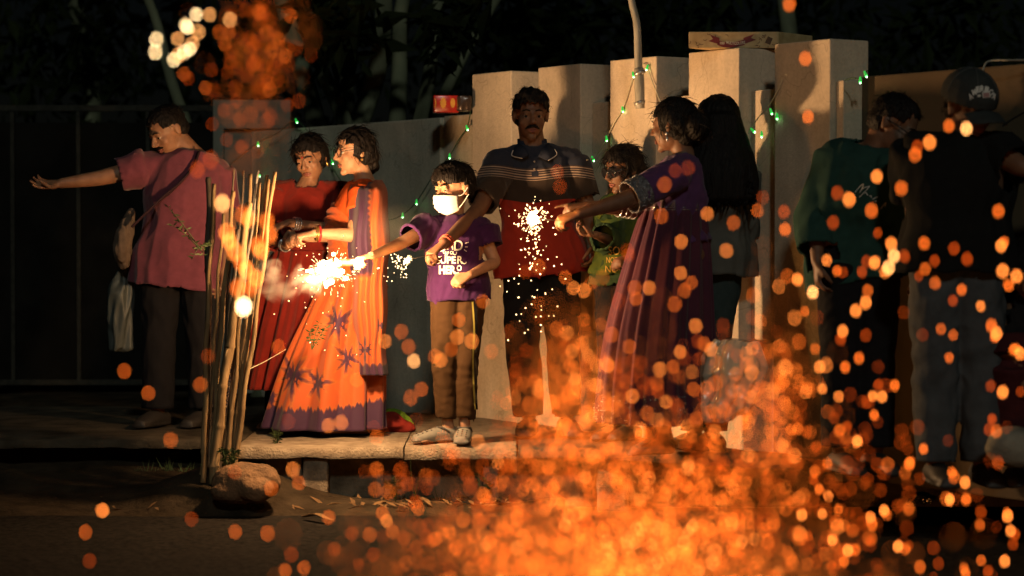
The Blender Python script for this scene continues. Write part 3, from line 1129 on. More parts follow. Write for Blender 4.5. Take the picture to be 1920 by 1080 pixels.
class Person:
    def __init__(s, Y, k, J, label, female=False, skin=None, fat=1.0, group=None, feet=None):
        s.Y, s.k, s.fat, s.fem = Y, k, fat, female
        s.J = {n: P(j[0], j[1], Y + (j[2] if len(j) > 2 else 0)) for n, j in J.items()}
        J = s.J
        base = (J['anL'] + J['anR']) / 2 if 'anL' in J else J['pel']
        s.root = thing('person', (base.x, base.y, 0.0), label, 'person', group)
        s.skin = skin or SKIN
        sv = unit(J['shR'] - J['shL'])
        s.sv_sh = sv
        hv = unit(J['hpR'] - J['hpL']) if 'hpL' in J else sv
        s.sv_hp = hv
        s.mb = MB()
        s.tbl = TORSO_F if female else TORSO

    # side vector and centre of the torso at parameter t
    def sec(s, t):
        a, b = s.J['pel'], s.J['neck']
        m = s.J.get('waist')
        if m is None:
            c = a.lerp(b, t)
        else:
            tm = 0.45
            c = a * ((t - tm) * (t - 1) / (tm)) + m * (t * (t - 1) / (tm * (tm - 1))) + b * (t * (t - tm) / (1 - tm))
        sv = unit(s.sv_hp.lerp(s.sv_sh, min(max(t, 0), 1)))
        return c, sv

    def torso(s, mb, ease=0.0, t0=-9, t1=9, tbl=None, extra=None, n=24):
        pts, rad, sd = [], [], []
        for t, w, d in (tbl or s.tbl):
            if t < t0 or t > t1: continue
            c, sv = s.sec(t)
            f = s.fat if t < 0.7 else 1 + (s.fat - 1) * 0.5
            pts.append(c)
            rad.append(((w * f * s.k + ease), d * f * s.k + ease))
            sd.append(np.array(sv))
        mb.tube(pts, rad, n, side=sd, sub=4, cap=0.35)

    def limb(s, mb, names, rads, ease=0.0, upto=1.0, start=None, n=14, cap=0.6, sub=6):
        pts = [np.array(s.J[q]) if isinstance(q, str) else np.array(q) for q in names]
        rows = spline([list(p) + [r] for p, r in zip(pts, rads)], sub)
        m = max(2, int(round(len(rows) * upto)))
        rows = rows[:m]
        mb.tube([r[:3] for r in rows], [r[3] + ease for r in rows], n, sub=1, cap=cap)
        return rows

    def arms(s, which='LR', r=(0.058, 0.047, 0.043, 0.040, 0.036, 0.026)):
        k = s.k
        for q in which:
            J = s.J
            a, e, w = J['sh' + q], J['el' + q], J['wr' + q]
            pts = [a, a.lerp(e, 0.35), a.lerp(e, 0.75), e, e.lerp(w, 0.35), w]
            s.limb(s.mb, pts, [x * k for x in r], sub=4)

    def neck(s, hd, r=0.054):
        k = s.k
        a, b = s.J['neck'], Vector(hd.w(0, -0.022, -0.05))
        s.mb.tube([a - (b - a) * 0.5, a, a.lerp(b, 0.55), b], [0.075 * k, 0.060 * k, r * k, r * k], 16, sub=4)

    def legs(s, which='LR', r=(0.085, 0.072, 0.055, 0.053, 0.036)):
        k = s.k
        for q in which:
            J = s.J
            h, kn, an = J['hp' + q], J['kn' + q], J['an' + q]
            s.limb(s.mb, [h, h.lerp(kn, 0.5), kn, kn.lerp(an, 0.35), an], [x * k for x in r], sub=4)

    def barefoot(s, q, d, k=None):
        k = k or s.k
        a = s.J['an' + q]
        d = unit((d[0], d[1], 0))
        z = 0.012
        h = Vector((a.x, a.y, 0))
        s.mb.tube([a, h - d * 0.02 * k + V(0, 0, 0.04 * k)], [0.036 * k, 0.034 * k], 12, sub=2)
        s.mb.tube([h - d * 0.055 * k + V(0, 0, 0.03 * k), h + V(0, 0, 0.042 * k), h + d * 0.08 * k + V(0, 0, 0.032 * k), h + d * 0.15 * k + V(0, 0, 0.018 * k)],
                  [(0.026 * k, 0.026 * k), (0.034 * k, 0.04 * k), (0.04 * k, 0.028 * k), (0.044 * k, 0.015 * k)], 14, side=d.cross(V(0, 0, 1)), sub=4)
        sd = d.cross(V(0, 0, 1))
        for i in range(5):
            o_ = (i - 2) * 0.017 * k
            b = h + d * (0.15 - 0.008 * abs(i - 1)) * k + sd * o_ + V(0, 0, 0.014 * k)
            s.mb.tube([b, b + d * 0.035 * k - V(0, 0, 0.003)], [0.010 * k, 0.008 * k], 8, sub=2)

    def finish(s, voxel=0.006):
        me = remesh(s.mb, voxel, 3)
        s.body = obj('body', me, s.skin, s.root)
        return s.body

    # ---------------------------------------------------------------- clothes
    def shirt(s, m, name='shirt', t0=-0.14, ease=0.014, sleeves=(0.55, 0.55), sl_ease=0.016, amp=0.006, seed=1, voxel=0.008,
              tbl=None, fold=14.0, hem_flare=0.0, coll=0.965, loose=1.0, sl_r=(0.066, 0.056, 0.052, 0.049, 0.045, 0.036), extra=None, arms='LR',
              vfun=None, neck_r=0.072, over=0.105):
        mb = MB()
        tb = [(t, w, d) for t, w, d in (tbl or s.tbl) if t > t0 + 0.05]
        w0 = [x for x in (tbl or s.tbl) if x[0] >= -0.07][0]
        hw, hd_ = w0[1] * (1 + hem_flare), w0[2] * (1 + hem_flare)
        if t0 < 0.05 and 'hpL' in s.J and over:
            hw = max(hw, ((s.J['hpR'] - s.J['hpL']).length / 2 + over * s.k + .012) / (s.fat * s.k))
            hd_ = max(hd_, (over + .012) / s.fat)
            tb = [(t, max(w, hw * (1 - .55 * max(0, t + .05))) if t < .25 else w, max(d, hd_) if t < .2 else d) for t, w, d in tb]
        tb = [(t0 - 0.05, hw * 1.02, hd_ * 1.02), (t0 + 0.02, hw * 1.01, hd_ * 1.01)] + tb
        s.torso(mb, ease * loose, tbl=tb)
        cuts = []
        for q, fr in zip('LR', sleeves):
            if q not in arms: continue
            a, e, w = s.J['sh' + q], s.J['el' + q], s.J['wr' + q]
            pts = [a, a.lerp(e, 0.35), a.lerp(e, 0.75), e, e.lerp(w, 0.35), w]
            rows = s.limb(mb, pts, [x * s.k for x in sl_r], sl_ease, upto=fr * 0.5 if fr <= 1 else min(1.0, 0.5 + (fr - 1) * 0.5), sub=8, cap=0.15, n=18)
            e1 = Vector(rows[-1][:3])
            d1 = unit(Vector(rows[-1][:3] - rows[-2][:3]))
            cuts.append((e1, d1, rows[-1][3] + sl_ease + 0.022))
        # yoke from the neck to both shoulders
        for q in arms:
            a = s.J['neck'].lerp(s.J['pel'], 0.045)
            mb.tube([a, a.lerp(s.J['sh' + q], 0.6), s.J['sh' + q]], [0.068 * s.k, 0.062 * s.k, 0.06 * s.k + sl_ease * 0.5], 14, sub=3)
        if extra: extra(mb)
        me = remesh(mb, voxel, 4)
        co = get_co(me)
        st = np.array([1, 1, 0.45])
        d = 1.5 * amp * (0.8 - np.abs(wob(co * st, seed, fold))) * 1.2 + amp * (0.6 - np.abs(wob(co * np.array([1, 1, .8]), seed + 9, fold * 2)))
        displace(me, d)
        co = get_co(me)
        kill = np.zeros(len(co), bool)
        for e1, d1, r in cuts:
            dv = co - np.array(e1)
            al = dv @ np.array(d1)
            inr = np.linalg.norm(dv - al[:, None] * np.array(d1), axis=1) < r
            kill |= (al > -0.006) & (al < .05) & inr
            sn = (al > -0.013) & (al <= -0.006) & inr
            co[sn] += (-0.006 - al[sn])[:, None] * np.array(d1)
        c, sv = s.sec(t0)
        up = unit(s.sec(t0 + 0.1)[0] - c)
        dv = co - np.array(c)
        rr = np.linalg.norm(dv, axis=1)
        wv = 0.004 * np.sin(co[:, 0] * 40) + .005 * wob(co, seed + 3, 12)
        au = dv @ np.array(up)
        kill |= (au < wv) & (rr < 0.34)
        sn = (au >= wv) & (au < wv + .008) & (rr < .34)
        co[sn] += (wv[sn] - au[sn])[:, None] * np.array(up)
        set_co(me, co)
        nk = s.sec(coll)[0]
        upn = unit(s.J['neck'] - s.J['pel'])
        dv = co - np.array(nk)
        al = dv @ np.array(upn)
        rad = np.linalg.norm(dv - al[:, None] * np.array(upn), axis=1)
        kill |= (al > -0.02) & (rad < neck_r * s.k) | (al > 0.05)
        cut(me, kill)
        co = get_co(me)
        if vfun is not None:
            attr(me, 'v', vfun(co))
        me = evaluated(me, [('SOLIDIFY', dict(thickness=0.012, offset=-1, use_rim_only=True))])
        o = obj(name, me, m, s.root)
        return o

    def trousers(s, m, name='trousers', ease=0.016, r=(0.088, 0.080, 0.066, 0.062, 0.056), top=0.06, amp=0.007, seed=2, end=0.96, voxel=0.008, fold=13, which='LR', tbl=None):
        mb = MB()
        k = s.k
        J = s.J
        cuts = []
        for q in which:
            h, kn, an = J['hp' + q], J['kn' + q], J['an' + q]
            e = kn.lerp(an, end)
            rows = s.limb(mb, [h + (h - kn) * 0.05, h.lerp(kn, 0.5), kn, kn.lerp(e, 0.4), e], [x * k for x in r], ease, sub=5, cap=0.1, n=18)
            cuts.append((e, unit(an - kn), r[-1] * k + ease + 0.06))
        s.torso(mb, ease * 0.5, tbl=[x for x in (tbl or s.tbl) if x[0] <= top + 0.05] + [(top + 0.06, (tbl or s.tbl)[2][1], (tbl or s.tbl)[2][2])])
        me = remesh(mb, voxel, 4)
        co = get_co(me)
        displace(me, amp * (0.7 - np.abs(wob(co * np.array([1.3, 1.3, 0.8]), seed, fold))) + amp * 0.5 * wob(co, seed + 4, fold * 2.2))
        co = get_co(me)
        kill = np.zeros(len(co), bool)
        for e1, d1, rr in cuts:
            dv = co - np.array(e1)
            al = dv @ np.array(d1)
            nr = np.linalg.norm(dv, axis=1) < rr
            kill |= (al > -0.004) & nr
            sn = (al > -0.012) & (al <= -0.004) & nr
            co[sn] += (-0.004 - al[sn])[:, None] * np.array(d1)
        set_co(me, co)
        cut(me, kill)
        return obj(name, evaluated(me, [('SOLIDIFY', dict(thickness=0.012, offset=-1, use_rim_only=True))]), m, s.root)

    def shoe(s, q, d, m, k=None, h=0.05, name='shoe'):
        k = k or s.k
        a = s.J['an' + q]
        d = unit((d[0], d[1], 0))
        b = Vector((a.x, a.y, 0.0))
        sd = d.cross(V(0, 0, 1))
        mb = MB()
        mb.tube([b - d * 0.075 * k + V(0, 0, .035 * k), b - d * 0.03 * k + V(0, 0, 0.045 * k), b + d * 0.06 * k + V(0, 0, 0.042 * k), b + d * 0.13 * k + V(0, 0, 0.032 * k), b + d * 0.185 * k + V(0, 0, 0.026 * k)],
                [(0.034 * k, 0.036 * k), (0.040 * k, 0.044 * k), (0.047 * k, 0.042 * k), (0.050 * k, 0.032 * k), (0.036 * k, 0.022 * k)], 16, side=sd, sub=4)
        mb.tube([b - d * 0.08 * k + V(0, 0, 0.013), b + d * 0.05 * k + V(0, 0, 0.013), b + d * 0.195 * k + V(0, 0, 0.013)], [(0.034 * k, 0.012), (0.046 * k, 0.012), (0.045 * k, 0.012)], 16, side=sd, sub=4)
        me = remesh(mb, 0.006, 2)
        return obj(name, me, m, s.root)


def skirt(rings, npl, amp, seed=0, nseg=200, nrow=70, hem=None, twist=0.0, sharp=0.6):
    """pleated cloth tube; rings of (centre x px, y px, half width px, depth half m, Y); amp(t) metres"""
    r = np.random.default_rng(seed)
    rows = []
    for cx, cyy, hw, dp, Y in rings:
        c = P(cx, cyy, Y)
        rows.append([c.x, c.y, c.z, hw * Y / F, dp])
    s = spline(rows, max(2, nrow // (len(rings) - 1)))
    m = len(s)
    th = np.linspace(0, 2 * math.pi, nseg, endpoint=False)
    ph = [r.uniform(0, 6.3) for _ in range(4)]
    out = []
    for i, q in enumerate(s):
        t = i / (m - 1)
        a = amp(t)
        w = np.sin(npl * th + ph[0] + 1.2 * np.sin(3 * th + ph[1]) + twist * t)
        w = np.sign(w) * np.abs(w) ** sharp
        w = w + 0.5 * np.sin(npl * 1.73 * th + ph[2] + 2.0 * np.sin(2 * th + ph[3]))
        w += 0.35 * np.sin(5 * th + ph[1] + 3 * t)
        e = 1.0
        x = q[0] + (q[3] + a * w) * np.cos(th)
        y = q[1] + (q[4] + a * w) * np.sin(th)
        z = q[2] + 0 * th
        if hem is not None and t > 0.6:
            z = z + (t - 0.6) / 0.4 * hem(x, th)
        out.append(np.stack([x, y, z], 1))
    return out, s


def cloth(name, rows, m, par, closed=True, th=0.004, **kw):
    me = MB().grid([list(map(tuple, r)) for r in rows], closed).mesh()
    for an, f in kw.items():
        attr(me, an, f(get_co(me)))
    me = evaluated(me, [('SOLIDIFY', dict(thickness=th, offset=0))])
    return obj(name, me, m, par)


def glasses(hd, par, mlens=None, r=0.021, mframe=None, thick=0.0018, name='glasses'):
    m = MB()
    k = hd.k
    for q in (-1, 1):
        ring = [hd.w(q * 0.032 + 1.12 * r * math.cos(a), 0.098 - 0.25 * abs(q * 0.032 + r * math.cos(a)) ** 1.0 * 0.6, 0.002 + r * math.sin(a)) for a in np.linspace(0, 2 * math.pi, 17)]
        m.tube(ring, [thick * k] * 17, 8, sub=1)
        m.tube([hd.w(q * 0.056, 0.088, 0.008), hd.w(q * 0.078, 0.05, 0.012), hd.w(q * 0.083, -0.01, 0.012)], [thick * k] * 3, 6, sub=4)
    m.tube([hd.w(-0.011, 0.098, 0.006), hd.w(0, 0.101, 0.009), hd.w(0.011, 0.098, 0.006)], [thick * k] * 3, 6, sub=3)
    g = obj(name, m, mframe or M_BLACK, par)
    if mlens:
        for q in (-1, 1):
            l = MB()
            pts = [hd.w(q * 0.032 + 1.1 * r * math.cos(a), 0.0985 - 0.15 * abs(q * 0.032 + r * math.cos(a)), 0.002 + r * math.sin(a)) for a in np.linspace(0, 2 * math.pi, 20, endpoint=False)]
            l.add(pts + [hd.w(q * 0.032, 0.0965, 0.002)], [(i, (i + 1) % 20, 20) for i in range(20)])
            obj('lens', l, mlens, g)
    return g


def ring(c, ax, r, t, m, par, name='bangle', n=20):
    """bracelet round an axis"""
    ax = unit(ax)
    u = unit(ax.orthogonal())
    v = ax.cross(u)
    mb = MB()
    pts = [Vector(c) + (u * math.cos(a) + v * math.sin(a)) * r for a in np.linspace(0, 2 * math.pi, n + 1)]
    mb.tube(pts, [t] * (n + 1), 8, sub=1)
    return obj(name, mb, m, par)


def wpx(p):
    """picture position of a world point"""
    d = Vector(p) - Vector((0, 0, HC))
    f = d.y * math.cos(PITCH) - d.z * math.sin(PITCH)
    u = d.y * math.sin(PITCH) + d.z * math.cos(PITCH)
    return 960 + d.x / f * F, 540 - u / f * F
# ================================================================== man in the pink T-shirt, far left
M_PINK = mat('pink_cotton', (0.135, 0.037, 0.056), rough=0.9, bump=0.15, bscale=300, sheen=0.15)
M_DARKT = mat('dark_trouser', (0.010, 0.0095, 0.011), rough=0.9, bump=0.2, bscale=260)
M_SHOE = mat('dark_shoe', (0.02, 0.017, 0.015), rough=0.6)
p = Person(12.4, 1.0, dict(neck=(362, 293, .03), pel=(338, 482, .02), shL=(268, 315, 0), shR=(406, 326, .05), elL=(186, 334, -.03), wrL=(113, 344, -.06),
                           elR=(430, 432, .08), wrR=(420, 515, -.05), hpL=(302, 492), hpR=(374, 492), knL=(298, 626), knR=(380, 626), anL=(296, 772), anR=(384, 772)),
           'man in pink T-shirt stretching one arm out to the left', skin=SKIN, fat=1.22)
hd = Head(P(314, 246, 12.4), (-.62, -.56, -.48), (-.1, 0, 1), k=1.05)
hd.build(p.mb)
p.neck(hd, 0.06)
p.arms()
p.legs()
p.torso(p.mb)
hand(p.mb, p.J['wrL'], (-1, -.15, -.08), (0.1, -.55, .8), 1.0, curl=.28, spread=.4, thumb=-1)
hand(p.mb, p.J['wrR'], (-.1, -.2, -1), (-1, 0, 0), 1.0, curl=.5)
p.finish(0.006)
hd.details(p.root)
hd.hair(p.root, 'short', line=0.07, seed=1)
mo = MB().tube([hd.w(-.028, .083, -.05), hd.w(0, .094, -.043), hd.w(.028, .083, -.05)], [.004, .006, .004], 8, sub=5)
obj('moustache', mo, M_HAIR, p.root)
p.shirt(M_PINK, 't_shirt', t0=-.30, ease=.026, sleeves=(.62, .72), sl_ease=.028, amp=.009, seed=3, hem_flare=.06, fold=11)
p.trousers(M_DARKT, seed=4, ease=.022)
for q in 'LR': p.shoe(q, (-.4, -1), M_SHOE)
M_STRAP = mat('bag_strap', (0.03, 0.015, 0.02), rough=0.8)
bag = thing('shoulder_bag', P(233, 500, 12.3), 'pale brown shoulder bag hanging at the hip of the man in pink', 'bag')
M_BAG = mat('bag_fabric', (0.11, 0.08, 0.06), rough=0.85, var=0.3, vscale=20, bump=0.3)
mb = MB().tube([P(247, 395, 12.34), P(236, 430, 12.33), P(230, 465, 12.33), P(233, 497, 12.34)], [(0.012, .03), (0.036, .06), (.042, .07), (.022, .05)], 18, side=(1, 0, 0), sub=6)
me = remesh(mb, .008, 2)
c = get_co(me); displace(me, .009 * (1 - 2 * np.abs(wob(c * np.array([2, 2, .5]), 8, 26))))
obj('pouch', me, M_BAG, bag)
pts = [(372, 285), (362, 312), (335, 345), (300, 375), (268, 405), (248, 425)]
bv = bvh_of([o for o in p.root.children if o.name.startswith('t_shirt')])
l = lay(pts, bv, .02)
obj('strap', MB().tube(l, [(.018, .007)] * len(l), 8, side=(.6, -.5, .6), sub=5), M_STRAP, bag)
pl = thing('carrier_bag', P(228, 655, 12.45), 'limp pale bluish carrier bag hanging left of the man in pink', 'bag')
mb = MB().tube([P(240, 506, 12.45), P(228, 545, 12.44), P(225, 600, 12.44), P(228, 654, 12.45)], [(.03, .03), (.062, .05), (.058, .05), (.056, .05)], 18, side=(1, 0, 0), sub=6, cap=.1)
me = remesh(mb, .008, 2)
c = get_co(me); displace(me, .012 * (1 - 2 * np.abs(wob(c * np.array([1.5, 1.5, .5]), 18, 22))))
obj('sack', me, mat('pale_plastic', (0.055, 0.065, 0.062), rough=0.5, var=.2, vscale=12), pl)

# ================================================================== woman in the dark red dress
M_RED2 = mat('red_dress_cloth', (0.135, 0.011, 0.007), rough=0.9, bump=0.25, bscale=260, var=0.2, vscale=10, sheen=0.1)
p = Person(12.3, .9, dict(neck=(577, 346, 0), pel=(570, 505, .02), shL=(520, 362, 0), shR=(640, 360, .0), elL=(503, 445, -.04), wrL=(540, 462, -.24),
                          elR=(652, 432, -.10), wrR=(540, 418, -.26), hpL=(545, 512), hpR=(600, 512), knL=(530, 642), knR=(590, 642), anL=(520, 778), anR=(575, 778)),
           'woman in dark red dress looking down beside the bamboo canes', female=True, skin=SKIN)
hd = Head(P(582, 296, 12.3), (-.30, -.86, -.34), (-.12, 0, 1), k=.97)
hd.build(p.mb, 1)
p.neck(hd, .047)
p.arms(r=(.05, .042, .038, .036, .032, .023))
p.torso(p.mb)
p.legs(r=(.08, .065, .05, .05, .034))
hand(p.mb, p.J['wrR'], (-.9, -.1, -.35), (-.2, .3, -.9), .9, curl=.5, spread=.3, thumb=-1)
hand(p.mb, p.J['wrL'], (.5, -.7, .3), (0, .3, 1), .9, curl=.9, thumb=1)
p.barefoot('L', (-.5, -1)); p.barefoot('R', (-.2, -1))
p.finish(.006)
hd.details(p.root)
obj('bindi', MB().ell(hd.w(0, .092, .032), (.004, .003, .004), hd.ax, 10, 8), mat('bindi_red', (.5, .02, .01)), p.root)


def _x(mb, E):
    E((0, .025, .062), (.074, .070, .06))
    E((0, -.10, .0), (.05, .04, .055))


hd.hair(p.root, 'long', _x, line=.058, seed=5, grow=1.04)
for q in (-1, 1):
    obj('earring', MB().ell(hd.w(q * .086, 0, -.045), (.006, .006, .014), hd.ax, 10, 8), M_GOLDM, p.root)
nk = [hd.w(.062 * math.cos(a), .012 + .052 * math.sin(a), -.150 - .02 * math.sin(a)) for a in np.linspace(-.5, math.pi + .5, 15)]
obj('necklace', MB().tube(nk, [.002] * 15, 6, sub=2), M_GOLDM, p.root)
p.shirt(M_RED2, 'kameez', t0=-.1, ease=.014, sleeves=(1.55, 1.62), sl_ease=.016, amp=.006, seed=6, arms='LR', neck_r=.085, coll=.95)
rows, s = skirt([(571, 470, 56, .135, 12.3), (563, 520, 62, .15, 12.3), (545, 620, 70, .17, 12.3), (520, 728, 62, .17, 12.28)], 11, lambda t: .004 + .02 * t, 3, 160, 50)
cloth('skirt_cloth', rows, M_RED2, p.root)
p.trousers(M_DARKT, seed=7, ease=.016, end=.93)
for q, w in (('R', 'wrR'), ('L', 'wrL')):
    e, w_ = p.J['el' + q], p.J[w]
    for f in (.62, .66, .70):
        ring(e.lerp(w_, f + .2), w_ - e, .032, .0035, M_SILV, p.root, 'bangle')

# ================================================================== woman in the orange saree
ORANGE, PURPLE, YEL = (0.40, 0.072, 0.011), (0.036, 0.009, 0.036), (0.42, 0.26, 0.03)
M_SAREE = banded('saree_dye', 'v', [(0.0, PURPLE), (0.30, PURPLE), (0.44, (0.20, 0.045, 0.02)), (0.54, (.38, .10, .012)), (0.62, ORANGE), (1.0, ORANGE)], interp='LINEAR', noise=.22, bump=.12, bscale=300, rough=.75)
M_BLOUSE = mat('orange_blouse', (0.42, 0.065, 0.013), rough=0.8, bump=.15)
p = Person(12.0, .9, dict(neck=(684, 343, 0), waist=(664, 440, .02), pel=(668, 515, .0), shL=(690, 362, .14), shR=(679, 366, -.15), elL=(640, 440, .06), wrL=(575, 446, -.10),
                          elR=(662, 440, -.27), wrR=(588, 438, -.33), hpL=(672, 522, .09), hpR=(668, 522, -.09), knL=(655, 650, .08), knR=(655, 650, -.1), anL=(640, 785, .08), anR=(672, 785, -.10)),
           'woman in tie dyed orange saree and glasses facing left', female=True, skin=SKIN_L, fat=1.1)
hd = Head(P(664, 285, 12.0), (-.90, -.42, -.10), k=.98)
hd.build(p.mb, 1)
p.neck(hd, .048)
p.torso(p.mb)
p.arms(r=(.05, .046, .042, .040, .036, .025))
p.legs(r=(.08, .065, .05, .05, .034))
hand(p.mb, p.J['wrR'], (-.95, -.1, -.15), (0.2, .3, -.9), .9, curl=.75, thumb=-1)
hand(p.mb, p.J['wrL'], (-.9, 0, .1), (0, .2, -.9), .9, curl=.7, thumb=-1)
p.barefoot('R', (-.98, -.25), 1.0)
p.barefoot('L', (-.9, -.4))
p.finish(.006)
hd.details(p.root)
glasses(hd, p.root, r=.020, thick=.0022)


def _b(mb, E):
    E((0, -.075, -.03), (.066, .05, .06))
    E((0, -.085, -.075), (.045, .04, .045))


hd.hair(p.root, 'bun', _b, line=.068, seed=8, grow=1.02)
obj('earring', MB().ell(hd.w(-.087, -.005, -.04), (.007, .007, .008), hd.ax, 10, 8), M_GOLDM, p.root)
for i in range(2):
    ring(p.J['elR'].lerp(p.J['wrR'], .90 + i * .045), p.J['wrR'] - p.J['elR'], .034 - .002 * i, .004, M_GOLDM, p.root)
ring(p.J['elR'].lerp(p.J['wrR'], .86), p.J['wrR'] - p.J['elR'], .036, .007, mat('red_bangle', (.25, .02, .02), rough=.3), p.root)
p.shirt(M_BLOUSE, 'blouse', t0=-.05, ease=.012, sleeves=(.75, .6), sl_ease=.014, amp=.004, seed=9, neck_r=.08)

BUR = [(640, 600, 36, 9), (556, 700, 40, 10), (604, 712, 30, 8), (657, 668, 30, 9), (512, 745, 20, 7), (700, 640, 26, 8), (575, 570, 16, 7)]


def saree_v(co):
    x = 960 + co[:, 0] / 12.0 * F
    y = 434 - (co[:, 2] - HC) * F / 12.0
    a = np.arctan2(y - 600, x - 600)
    band = (762 + 3.5 * np.sin(x * .35) + 3 * np.sin(x * .9) - np.clip(x - 620, 0, 200) * .16 - y) / 22.0 + .25
    v = np.clip(band, 0, 1)
    for bx, by, r, n in BUR:
        dx, dy = x - bx, (y - by) * .85
        rho = np.hypot(dx, dy) / r / 1.1
        th = np.arctan2(dy, dx)
        sp = .66 + .30 * np.cos(n * th + bx) + .16 * np.sin(3 * th + by) + .12 * np.sin(5 * th + 2 * bx) + .12 * np.cos(2.3 * n * th)
        v = np.minimum(v, np.clip(.10 + .44 * (rho / np.maximum(sp, .14)) ** 1.7, 0, 1))
    return v


rows, s = skirt([(668, 440, 36, .125, 12.0), (668, 500, 46, .15, 12.0), (655, 560, 60, .17, 11.98), (630, 680, 88, .21, 11.95), (612, 802, 108, .24, 11.93)], 9,
                lambda t: .003 + .028 * t ** 1.2, 4, 300, 110, twist=-2.2, sharp=.8)
cloth('saree_skirt', rows, M_SAREE, p.root, v=saree_v)
# upper wrap round the body
mb = MB()
p.torso(mb, .028, tbl=[(-.2, .150, .115), (-.05, .160, .120), (.12, .15, .115), (.34, .13, .108), (.55, .148, .13), (.70, .13, .12)])
me = remesh(mb, .008, 3)
co = get_co(me)
displace(me, .006 * (1 - 2 * np.abs(np.sin(co[:, 2] * 60 + co[:, 0] * 40 + 2 * wob(co, 4, 5)))))
attr(me, 'v', np.ones(len(me.vertices)))
obj('saree_wrap', me, M_SAREE, p.root)
# the loose end: over the near shoulder and straight down to the knee
prof = [(338, 672, 714, -.02), (350, 660, 722, -.20), (366, 655, 727, -.265), (400, 653, 729, -.335), (440, 653, 729, -.36), (480, 655, 728, -.355), (540, 660, 726, -.34), (600, 664, 724, -.325), (660, 668, 724, -.315), (704, 672, 726, -.31)]
ps = spline([list(q) for q in prof], 12)
rows = []
for i, (y, x0, x1, d) in enumerate(ps):
    r = []
    for j in range(61):
        u = j / 60
        x = x0 + (x1 - x0) * u
        f = .010 * math.sin(u * 26 + .012 * y) + .008 * math.sin(u * 11 + 1.5)
        bow = .10 * (2 * u - 1) ** 2 + (.06 if u > .85 else 0) * (u - .85) / .15
        sag = 10 * (u - .5) * (1 if y > 600 else 0) * 0
        r.append(P(x + 2 * math.sin(y * .05 + u * 4), y + sag, 12.0 + d + bow + f))
    rows.append(r)


def pallu_v(co):
    x = 960 + co[:, 0] / 11.75 * F
    y = 434 - (co[:, 2] - HC) * F / 11.75
    edge = 691 + 4 * np.abs(((y / 11.0) % 1) * 2 - 1) + np.clip(y - 400, 0, 400) * .09
    v = np.where(y < 545, np.clip((x - edge) / 16 + .3, 0, 1), 1.0)
    v = np.where((y >= 500) & (y < 560), np.clip(v + (y - 500) / 50.0, 0, 1), v)
    v = np.minimum(v, np.clip((683 + 3 * np.sin(x * .5) - y) / 18 + .3, 0, 1))
    for bx, by, r, n in ((686, 655, 26, 8), (712, 610, 14, 7)):
        rho = np.hypot(x - bx, (y - by) * .7) / r
        th = np.arctan2(y - by, x - bx)
        v = np.minimum(v, np.clip(.05 + .6 * (rho / np.maximum(.5 + .42 * np.cos(n * th), .12)) ** 2.2, 0, 1))
    return v


cloth('saree_pallu', rows, M_SAREE, p.root, closed=False, v=pallu_v)
# gathered tail of the saree lying on the ledge behind her
tail = thing('cloth_heap', P(745, 800, 12.1), 'red and green cloth heaped on the ledge behind the orange saree', 'cloth')
mb = MB()
mb.tube([P(700, 800, 12.15), P(735, 792, 12.12), P(778, 808, 12.1)], [(.06, .045), (.08, .045), (.02, .012)], 16, side=(0, 1, 0), sub=6)
me = remesh(mb, .007, 2)
c = get_co(me); displace(me, .012 * (1 - 2 * np.abs(wob(c, 28, 18))))
obj('red_cloth', me, mat('deep_red_cloth', (.17, .018, .012), rough=.9, bump=.2), tail)
mb = MB().tube([P(720, 776, 12.2), P(745, 778, 12.18), P(775, 795, 12.18)], [(.05, .02), (.06, .022), (.015, .008)], 14, side=(0, 1, 0), sub=6)
me = remesh(mb, .006, 2)
c = get_co(me); displace(me, .008 * (1 - 2 * np.abs(wob(c, 29, 22))))
obj('green_cloth', me, mat('leaf_green_cloth', (.12, .22, .02), rough=.9, bump=.2), tail)

# ================================================================== boy with the face mask
M_PUR = mat('purple_tee', (0.040, 0.0105, 0.056), rough=0.9, bump=0.12, bscale=320, sheen=.1)
M_BROWN = mat('brown_joggers', (0.040, 0.021, 0.009), rough=0.9, bump=0.2, bscale=250)
M_PRINT = mat('white_print', (0.80, 0.76, 0.68), rough=0.6)
BY0 = 11.47
p = Person(BY0, .78, dict(neck=(853, 410, .02), pel=(860, 548, .02), shL=(803, 428, -.02), shR=(905, 432, .04), elL=(748, 458, -.17), wrL=(696, 480, -.36),
                          elR=(927, 492, .0), wrR=(880, 516, -.15), hpL=(838, 560), hpR=(880, 560), knL=(832, 672, -.03), knR=(875, 672, -.01), anL=(838, 786), anR=(871, 790)),
           'boy in purple T-shirt and white face mask holding out a burning flare', skin=SKIN_L, fat=1.05)
hd = Head(P(851, 354, BY0 + .02), (-.74, -.66, -.16), k=.98)
hd.build(p.mb)
p.neck(hd, .045)
p.torso(p.mb)
p.arms(r=(.05, .044, .040, .038, .034, .025))
p.legs(r=(.08, .07, .055, .05, .034))
hand(p.mb, p.J['wrL'], (-.82, -.5, -.2), (.2, .1, -1), .8, curl=.85, thumb=-1)
hand(p.mb, p.J['wrR'], (-.85, -.35, -.4), (.1, .7, -.6), .82, curl=.8, thumb=-1)
p.barefoot('L', (-.9, -.4), .8); p.barefoot('R', (-.1, -1), .8)
p.finish(.005)
hd.details(p.root, lip=False)


def _boy(mb, E):
    E((0, .030, .055), (.078, .076, .07))


hd.hair(p.root, 'crop', _boy, line=.046, seed=11, grow=1.06, rough=.005)
